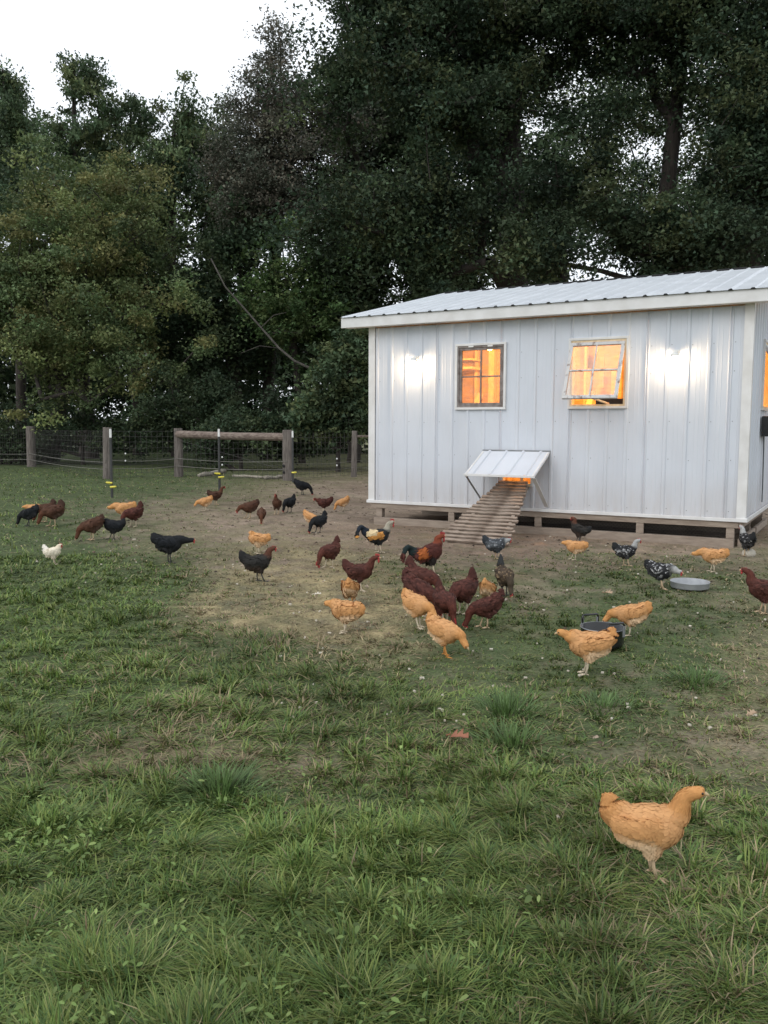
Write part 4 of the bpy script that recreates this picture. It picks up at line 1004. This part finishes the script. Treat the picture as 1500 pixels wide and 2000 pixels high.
def hen(label, px, py, yaw, size, pose='alert', breed='buff', legs='pink', comb=.4, seed=0, group=None, cock=False, nf=420, voxel=.017, fluff=1.0, name='hen'):
    """yaw: 0 faces right in the picture, 90 away from the camera, 180 left, 270 towards it. size: body length in metres"""
    rg = np.random.default_rng(seed + 500)
    bp, bz, (hx, hz), hp, ta, tl, nb = POSE[pose]
    br = BREED[breed]
    tl *= {'red': 1.22, 'speckled': 1.55, 'blackneck': 1.2, 'black': 1.1, 'laced': 1.1, 'greylaced': 1.3}.get(breed, 1)
    if cock: tl *= 1.25; ta = 42
    bp += rg.normal() * 2; hx += rg.normal() * .015; hz = max(.08, hz + rg.normal() * .015); ta += rg.normal() * 5
    cb, sb = math.cos(R(bp)), math.sin(R(bp))
    def B(x, z): return np.array([x * cb - z * sb, 0, bz + x * sb + z * cb])
    fat = 1 + rg.normal() * .04
    # body
    st = [(-.33, .06, .03, .035), (-.29, .05, .075, .085), (-.22, .015, .13, .15), (-.12, -.008, .165, .192), (0, -.015, .180, .208), (.11, -.008, .174, .200), (.20, .01, .145, .164), (.27, .03, .098, .108), (.308, .04, .035, .04)]
    P0 = cr_curve([B(s, z) for s, z, _, _ in st], 20); q = np.linspace(0, len(st) - 1, 20); xi = np.arange(len(st))
    mb = MB(); loft(mb, P0, np.interp(q, xi, [s[2] for s in st]) * fat, np.interp(q, xi, [s[3] for s in st]))
    # neck and head
    nbase = B(.15, .05); head = np.array([hx, 0, hz]); hd = np.array([math.cos(R(hp)), 0, math.sin(R(hp))])
    n1 = B(.255, .10 if hz > .45 else .05); n2 = head - hd * .10 + np.array([-.01, 0, (-.06 if hz > .6 else .05 if hz < .35 else -.02)]); mid_ = (n1 + n2) / 2 + np.array([nb, 0, .0])
    NP = cr_curve([nbase, n1, mid_, n2, head, head + hd * .05], 24); u = np.linspace(0, 1, 24)
    nr = np.interp(u, [0, .2, .4, .62, .8, .9, 1], [.137, .120, .088, .066, .058, .054, .026])
    loft(mb, NP, nr * .95, nr)
    # tail
    t0 = B(-.20, .05); tdir = np.array([-math.cos(R(ta)), 0, math.sin(R(ta))]); tdir = np.array([tdir[0] * cb - tdir[2] * sb, 0, tdir[0] * sb + tdir[2] * cb])
    TP = cr_curve([t0, t0 + tdir * tl * .45 + B(0, 0) * 0 + np.array([-.03, 0, -.01]), t0 + tdir * tl * .8, t0 + tdir * tl * 1.08], 12); u = np.linspace(0, 1, 12)
    loft(mb, TP, np.interp(u, [0, .4, .8, 1], [.12, .075, .036, .008]), np.interp(u, [0, .4, .8, 1], [.15, .125, .075, .016]))
    if cock:
        for k, (sp, dr_) in enumerate(((.0, .10), (.035, .16), (-.035, .16), (.05, .22), (-.05, .22), (.02, .05), (-.02, .05))):
            e = t0 + tdir * tl * .95
            SP = cr_curve([t0 + tdir * .1, e + np.array([0, sp, .05]), e + np.array([-.10, sp * 1.5, .03 - dr_ * .5]), e + np.array([-.15, sp * 1.8, -.07 - dr_])], 10)
            loft(mb, SP, np.linspace(.035, .02, 10), np.linspace(.05, .03, 10), 8)
    # wings: folded shells on the flanks
    for sg in (1, -1):
        WP = cr_curve([B(.17, .02) + np.array([0, sg * .14, 0]), B(.06, .03) + np.array([0, sg * .182, 0]), B(-.10, .03) + np.array([0, sg * .172, 0]), B(-.25, .055) + np.array([0, sg * .115, 0]), B(-.34, .075) + np.array([0, sg * .05, 0])], 14)
        u = np.linspace(0, 1, 14); loft(mb, WP, np.interp(u, [0, .3, .7, 1], [.02, .032, .026, .008]), np.interp(u, [0, .3, .7, 1], [.05, .10, .075, .02]), 10)
    # thighs
    hips = []
    for sg, fx in ((1, -.05 + rg.uniform(-.05, .07)), (-1, .06 + rg.uniform(-.05, .07))):
        a = B(-.02 + fx * .4, -.08) + np.array([0, sg * .075, 0]); k_ = np.array([.02 + fx * .55, sg * .075, .225]); f_ = np.array([.045 + fx, sg * .072, .018])
        loft(mb, cr_curve([a, (a + k_) / 2 + np.array([.015, 0, 0]), k_ + np.array([0, 0, .01])], 8), np.linspace(.095, .036, 8) * fluff, np.linspace(.14, .046, 8) * fluff, 12)
        hips.append((k_, f_))
    V, F = remeshed(mb, voxel, 4); nb0 = len(V)
    # shanks and toes
    lg = MB()
    for k_, f_ in hips:
        lg.tube([k_ + np.array([0, 0, .05]), k_, (k_ + f_) / 2 + np.array([-.008, 0, 0]), f_], [.026, .02, .0155, .017], 7)
        for aa, ll in ((0, .115), (26, .10), (-26, .10), (180, .055)):
            d = np.array([math.cos(R(aa)), math.sin(R(aa)), 0]); lg.tube([f_ + np.array([0, 0, .004]), f_ + d * ll * .55 + np.array([0, 0, .001]), f_ + d * ll + np.array([0, 0, -.012])], [.0145, .011, .006], 5)
    LV = np.concatenate(lg.v); LF = [tuple(i + nb0 for i in f) for f in lg.f]
    # plumage colour by region
    def regions(V):
        dn, un, tn = seg_dist(V, NP); dt, ut, tt = seg_dist(V, TP)
        rn = np.interp(un, u2, nr)
        wn_ = np.clip((un - .22) / .16, 0, 1) * (dn < rn * 1.6 + .02); wt = np.clip((ut - .12) / .2, 0, 1) * (dt < .17) * (V[:, 0] < -.12)
        loc = V - np.array([0, 0, bz]); lx = loc[:, 0] * cb + loc[:, 2] * sb; lz = -loc[:, 0] * sb + loc[:, 2] * cb
        wb = np.clip((-lz - .03 - .3 * np.clip(lx, 0, .2)) / .06, 0, 1) * np.clip((.16 - lx) / .12, 0, 1) * (1 - wn_); ww = ((np.abs(V[:, 1]) > .105) & (lz > -.085) & (lz < .12) & (lx < .14)).astype(float) * (1 - wt)
        return wn_, wt, wb, ww, tn, tt, lx, lz
    u2 = np.linspace(0, 1, 24)
    def paint(V, rg_=rg):
        wn_, wt, wb, ww, tn, tt, lx, lz = regions(V)
        c = np.tile(br['body'], (len(V), 1))
        for w_, key in ((ww, 'wing'), (wb, 'belly'), (wt, 'tail'), (wn_, 'neck')): c = c * (1 - w_[:, None]) + br[key] * w_[:, None]
        if cock and breed == 'redcock':
            k = ((lx < -.02) & (lx > -.22) & (lz > -.04) & (np.abs(V[:, 1]) > .06))[:, None]; c = np.where(k, c, np.where(ww[:, None] > 0, br['body'], c)); c = np.where(k, br['wing'], c)
        if 'saddle' in br: c = np.where(((lx < -.02) & (lx > -.30) & (lz > .03))[:, None] & (wt[:, None] < .5), br['saddle'], c)
        return c, (wn_, wt, wb, ww, tn, tt)
    cb_, _ = paint(V); cb_ = cb_ * (1 + br['var'] * .5 * (rg.random((len(V), 1)) - .5))
    AV = np.concatenate([V, LV]); AC = np.concatenate([cb_, np.tile(c3(*LEG[legs]), (len(LV), 1)) * (1 + .3 * (rg.random((len(LV), 1)) - .5))])
    me = bpy.data.meshes.new(name); me.from_pydata((AV * size).tolist(), [], F + LF); me.update(); me.polygons.foreach_set('use_smooth', np.ones(len(me.polygons), bool))
    ca = me.color_attributes.new('Col', 'FLOAT_COLOR', 'POINT'); c4 = np.ones((len(AV), 4), np.float32); c4[:, :3] = AC; ca.data.foreach_set('color', c4.ravel()); me.materials.append(M['feather'])
    g = ground(px, py); root = obj(name, me); root.location = (g[0], g[1], float(relief(g[0], g[1])) + .004); root.rotation_euler = (0, 0, R(yaw) - math.atan2(g[0], g[1]))
    tag(root, label, 'rooster' if cock else 'chicken', group)
    # overlapping feathers, as a child of the body
    Fa = np.array([f for f in F if len(f) == 4]); ctr = V[Fa].mean(1); nrm = np.cross(V[Fa[:, 2]] - V[Fa[:, 0]], V[Fa[:, 3]] - V[Fa[:, 1]]); ar = np.linalg.norm(nrm, axis=1); nrm /= ar[:, None] + 1e-12
    pk = rg.choice(len(Fa), nf, p=ar / ar.sum()); p, nn = ctr[pk] + rg.normal(size=(nf, 3)) * voxel * .3, nrm[pk]
    c, (wn_, wt, wb, ww, tn, tt) = paint(p)
    hd_ = np.linalg.norm(p - head, axis=1) < .075; tend = (seg_dist(p, TP)[1] > .30) & (wt > .4)
    fl = np.tile(B(-1, -.22) - B(0, 0), (nf, 1)); fl = fl * (1 - wt[:, None]) + tt * 1.0 * wt[:, None]; fl = fl * (1 - wn_[:, None]) - tn * wn_[:, None]
    fl[:, 2] -= .9 * wb; fl += rg.normal(size=fl.shape) * .12
    fl -= nn * (fl * nn).sum(1)[:, None]; fl /= np.linalg.norm(fl, axis=1)[:, None] + 1e-9
    s = np.cross(nn, fl)
    fs = .85 if nf < 1000 else .78 if nf < 3000 else .58
    ln = fs * (.075 + .03 * rg.random(nf)) * (1 + .5 * ww + .25 * wt - .30 * wn_) * np.where(tend, .35, 1) * np.where(hd_, .4, 1); wd = ln * np.where(wn_ > .5, .32, np.where(wt > .5, .42, .66)); lift = ln * (.02 + .07 * rg.random(nf) + .22 * wb * fluff) * (1 - .75 * wt)
    q = lambda a_, b_, h_: p + fl * (ln * a_)[:, None] + s * (wd * b_)[:, None] + nn * (.003 + lift * h_)[:, None]
    FV = np.stack([q(-.3, 0, 0), q(.1, -.42, .12), q(.55, -.38, .5), q(.78, 0, .95), q(.55, .38, .5), q(.1, .42, .12)], 1).reshape(-1, 3); k = np.arange(nf)[:, None] * 6
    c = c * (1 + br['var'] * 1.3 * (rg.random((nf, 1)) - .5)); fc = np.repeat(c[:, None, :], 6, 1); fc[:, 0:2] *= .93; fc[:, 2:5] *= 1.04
    if 'lace' in br:
        m_ = (rg.random(nf) < .42) & (wt < .5) & (wn_ < .5) & (wb < .6); fc[m_, 2:5] = br['lace'] * (.5 + .7 * rg.random((m_.sum(), 1, 1)))
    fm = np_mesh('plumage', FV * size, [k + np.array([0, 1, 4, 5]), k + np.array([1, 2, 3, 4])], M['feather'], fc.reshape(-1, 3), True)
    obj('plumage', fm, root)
    # beak, eyes, comb, wattles
    upv = np.array([-hd[2], 0, hd[0]])
    b = MB(); bs = head + hd * .064; b.v = []; b.n = 0; b.f = []
    loft(b, [(bs - hd * .04) * size, (bs + hd * .0) * size, (bs + hd * .018 - upv * .006) * size, (bs + hd * .034 - upv * .016) * size], np.array([.022, .019, .012, .003]) * size, np.array([.024, .02, .012, .003]) * size, 8); b.build('beak', M['beak'], root, smooth=True)
    for sg in (1, -1):
        e = (head + hd * .03 + upv * .014 + np.array([0, sg * .046, 0])) * size; b = MB(); b.ball(e, .0115 * size, 8, 5); b.build('eye', M['eye'], root, smooth=True)
    if comb > .12:
        k = comb * .075; V = []; base = head + hd * .055 + upv * .035
        prof = [(0, 0), (.0, .5), (-.18, .95), (-.30, .6), (-.50, 1.15), (-.66, .7), (-.86, 1.15), (-1.02, .65), (-1.25, .95), (-1.3, .3), (-1.15, 0)]
        pts = [(base + hd * (x * .09) + upv * (z * k)) for x, z in prof]; m_ = len(pts); b = MB()
        w_ = np.array([0, .010, 0]); b.add([(p_ + w_) * size for p_ in pts] + [(p_ - w_) * size for p_ in pts], [tuple(range(m_)), tuple(range(2 * m_ - 1, m_ - 1, -1))] + [(i_, i_ + m_, (i_ + 1) % m_ + m_, (i_ + 1) % m_) for i_ in range(m_)])
        b.build('comb', M['comb'], root)
        b = MB(); b.ball((head + hd * .035 - upv * .006) * size, np.array([.035, .049, .03]) * size, 10, 6); b.build('face', M['comb'], root, smooth=True)
        for sg in (1, -1):
            b = MB(); b.ball((head + hd * .045 - upv * (.045 + .04 * comb) + np.array([0, sg * .02, 0])) * size, np.array([.02, .01, .022 + .05 * comb]) * size, 8, 6); b.build('wattle', M['comb'], root, smooth=True)
    return root
GB, GR, GN, GK, GL = 'buff hens', 'red hens', 'dark brown hens', 'black hens', 'silver laced hens'
HENS = [
 # label, px, py, yaw, size, pose, breed, legs, comb
 ('large buff hen walking right in the deep grass at the lower right', 1262, 1722, 2, .325, 'alert', 'buff', 'pink', .06, GB),
 ('buff hen standing with head up in front of the black pot, facing left', 1150, 1322, 190, .365, 'walk', 'buff', 'pale', .06, GB),
 ('buff hen leaning down to eat from the black pot', 1232, 1240, 178, .345, 'mid', 'buff', 'pale', .05, GB),
 ('buff hen bending down right with orange feet, nearest of the pecking crowd', 866, 1281, 322, .36, 'mid', 'buff', 'orange', .1, GB),
 ('buff hen with its head hidden behind the orange-footed buff hen', 812, 1232, 315, .36, 'mid', 'buff', 'pale', .05, GB),
 ('buff hen with folded wings beside the straw patch, its tail low at the right', 676, 1238, 152, .36, 'droop', 'buff', 'pale', .05, GB),
 ('buff hen seen from behind just beyond the low-tailed buff hen by the straw patch', 684, 1188, 80, .33, 'peck', 'buff', 'pale', .05, GB),
 ('small buff hen bent over behind the red hen at the back of the pecking crowd', 952, 1183, 70, .30, 'peck', 'buff', 'pale', .05, GB),
 ('buff hen stepping left under the coop front beside the copper-necked black hen', 1124, 1096, 172, .33, 'droop', 'buff', 'pale', .05, GB),
 ('buff hen with lowered head going left near the right corner of the coop', 1392, 1119, 178, .36, 'low', 'buff', 'pale', .05, GB),
 ('fluffed-up buff hen standing alone in the middle of the dirt yard', 504, 1081, 165, .36, 'preen', 'buff', 'pale', .03, GB),
 ('buff hen pecking beside a black hen with ruffled tail in the dirt yard', 606, 1031, 330, .33, 'peck', 'buff', 'pale', .05, GB),
 ('buff hen pecking near the left end of the coop wall', 670, 996, 190, .34, 'peck', 'buff', 'pale', .05, GB),
 ('buff hen pecking below the dark step-in post by the fence rail', 401, 998, 200, .36, 'mid', 'buff', 'pale', .05, GB),
 ('pale buff hen heading left behind a red-brown hen at the left of the yard', 243, 1021, 176, .44, 'low', 'buff', 'pale', .05, GB),
 ('buff hen mostly hidden behind the leftmost black hen', 64, 1012, 180, .32, 'droop', 'buff', 'pale', .05, GB),
 ('red hen with bright comb striding right in the middle of the yard', 703, 1160, 342, .36, 'alert', 'red', 'pale', .75, GR),
 ('red hen facing the camera and pecking with its red comb low at the left', 645, 1107, 222, .37, 'perky', 'red', 'pale', .6, GR),
 ('red hen with raised tail at the upper left of the pecking crowd', 822, 1176, 330, .42, 'perky', 'red', 'pale', .5, GR),
 ('red hen crouching low under the upper left hen of the pecking crowd', 818, 1206, 322, .42, 'peck', 'red', 'pale', .4, GR),
 ('red hen with dark-tipped tail straight up in the centre of the pecking crowd', 868, 1224, 295, .36, 'perky', 'red', 'pale', .6, GR),
 ('red hen with a pinkish tail tip pecking left in the crowd', 906, 1202, 232, .40, 'perky', 'red', 'pale', .5, GR),
 ('dark red hen with a black tail tip at the right side of the pecking crowd', 950, 1229, 192, .34, 'peck', 'red', 'pink', .4, GR),
 ('red hen cut by the right edge of the picture', 1492, 1200, 172, .40, 'alert', 'red', 'pink', .2, GR),
 ('red-brown hen bending toward the camera in front of the pale buff hen at left', 262, 1029, 205, .42, 'perky', 'red', 'pale', .2, GR),
 ('red-brown hen facing left beyond the ruffled black hen', 633, 1002, 182, .36, 'walk', 'red', 'pale', .3, GR),
 ('dark brown hen near the dark step-in post with head and tail both raised', 421, 987, 10, .38, 'alert', 'brown', 'pink', .2, GN),
 ('dark brown hen pecking left with its long back sloping in the dirt yard', 488, 1010, 198, .42, 'mid', 'brown', 'pink', .2, GN),
 ('small brown hen facing the camera beside the sloping-backed hen', 511, 1021, 268, .32, 'peck', 'brown', 'pink', .2, GN),
 ('brown hen standing upright toward the camera beside a black hen', 541, 1006, 255, .36, 'tall', 'brown', 'pink', .3, GN),
 ('brown hen with pale back behind the huddled hens at far left', 92, 1020, 195, .42, 'perky', 'brown', 'pink', .1, GN),
 ('dark brown hen rightmost of the huddle at far left', 106, 1029, 190, .46, 'perky', 'brown', 'pink', .1, GN),
 ('dark brown hen bending left beside a small black hen in front of the left huddle', 181, 1056, 186, .42, 'peck', 'brown', 'pink', .1, GN),
 ('black hen leftmost of the huddle at the far left', 58, 1030, 150, .40, 'peck', 'black', 'dark', .1, GK),
 ('small black hen standing right of the dark brown bending hen', 222, 1054, 165, .38, 'walk', 'black', 'dark', .1, GK),
 ('black hen stretching its neck right on the grass at left', 330, 1099, 2, .44, 'stretch', 'black', 'dark', .15, GK),
 ('black hen beside the upright brown hen in the dirt yard', 566, 1002, 228, .38, 'perky', 'black', 'dark', .2, GK),
 ('black hen pecking farthest back in front of the thick fence post', 590, 967, 4, .46, 'peck', 'black', 'dark', .15, GK),
 ('black hen with ruffled tail in front of a buff hen in the dirt yard', 624, 1041, 215, .36, 'perky', 'black', 'dark', .2, GK),
 ('black-bodied hen with brown neck walking right in the middle of the yard', 503, 1137, 4, .38, 'alert', 'blackneck', 'dark', .25, None),
 ('copper-necked black hen standing tall against the coop skirt', 1130, 1062, 172, .34, 'tall', 'blackneck', 'dark', .3, None),
 ('silver laced hen standing with head up under the right window of the coop', 1221, 1105, 14, .33, 'alert', 'laced', 'pink', .35, GL),
 ('silver laced hen with tail raised beside the metal pan', 1288, 1153, 335, .36, 'low', 'laced', 'pink', .2, GL),
 ('dark laced hen at the right corner of the coop base', 1458, 1089, 118, .38, 'alert', 'laced', 'pink', .2, GL),
 ('grey laced hen hurrying right in front of the bottom of the ramp', 968, 1096, 2, .34, 'walk', 'greylaced', 'pink', .4, None),
 ('speckled brown hen with a tall dark tail right of the pecking crowd', 985, 1165, 292, .36, 'perky', 'speckled', 'dark', .2, None),
 ('white hen with upright tail standing on the grass at far left', 104, 1103, 338, .27, 'upright', 'white', 'pale', .45, None),
 ('red rooster with curved black-green tail and orange wing beside the ramp', 838, 1124, 12, .44, 'tall', 'redcock', 'pale', .8, None),
 ('cream-backed rooster with orange wing and black breast at the left corner of the coop', 738, 1082, 14, .41, 'alert', 'creamcock', 'pale', .9, None),
]
for i, (lab, px, py, yaw, size, pose, breed, legs, comb, grp) in enumerate(HENS):
    near = py > 1200
    size *= .97 if i == 0 else .95 if i == 1 else .90
    ck = breed.endswith('cock')
    hen(lab, px, py, yaw, size, pose, breed, legs, comb, i, grp, ck, 5200 if i == 0 else 1300 if near else 520, .0105 if i == 0 else .0135 if near else .019, 1.15 if breed == 'buff' else 1.0, 'rooster' if ck else 'hen')
bpy.data.objects.remove(_rm)
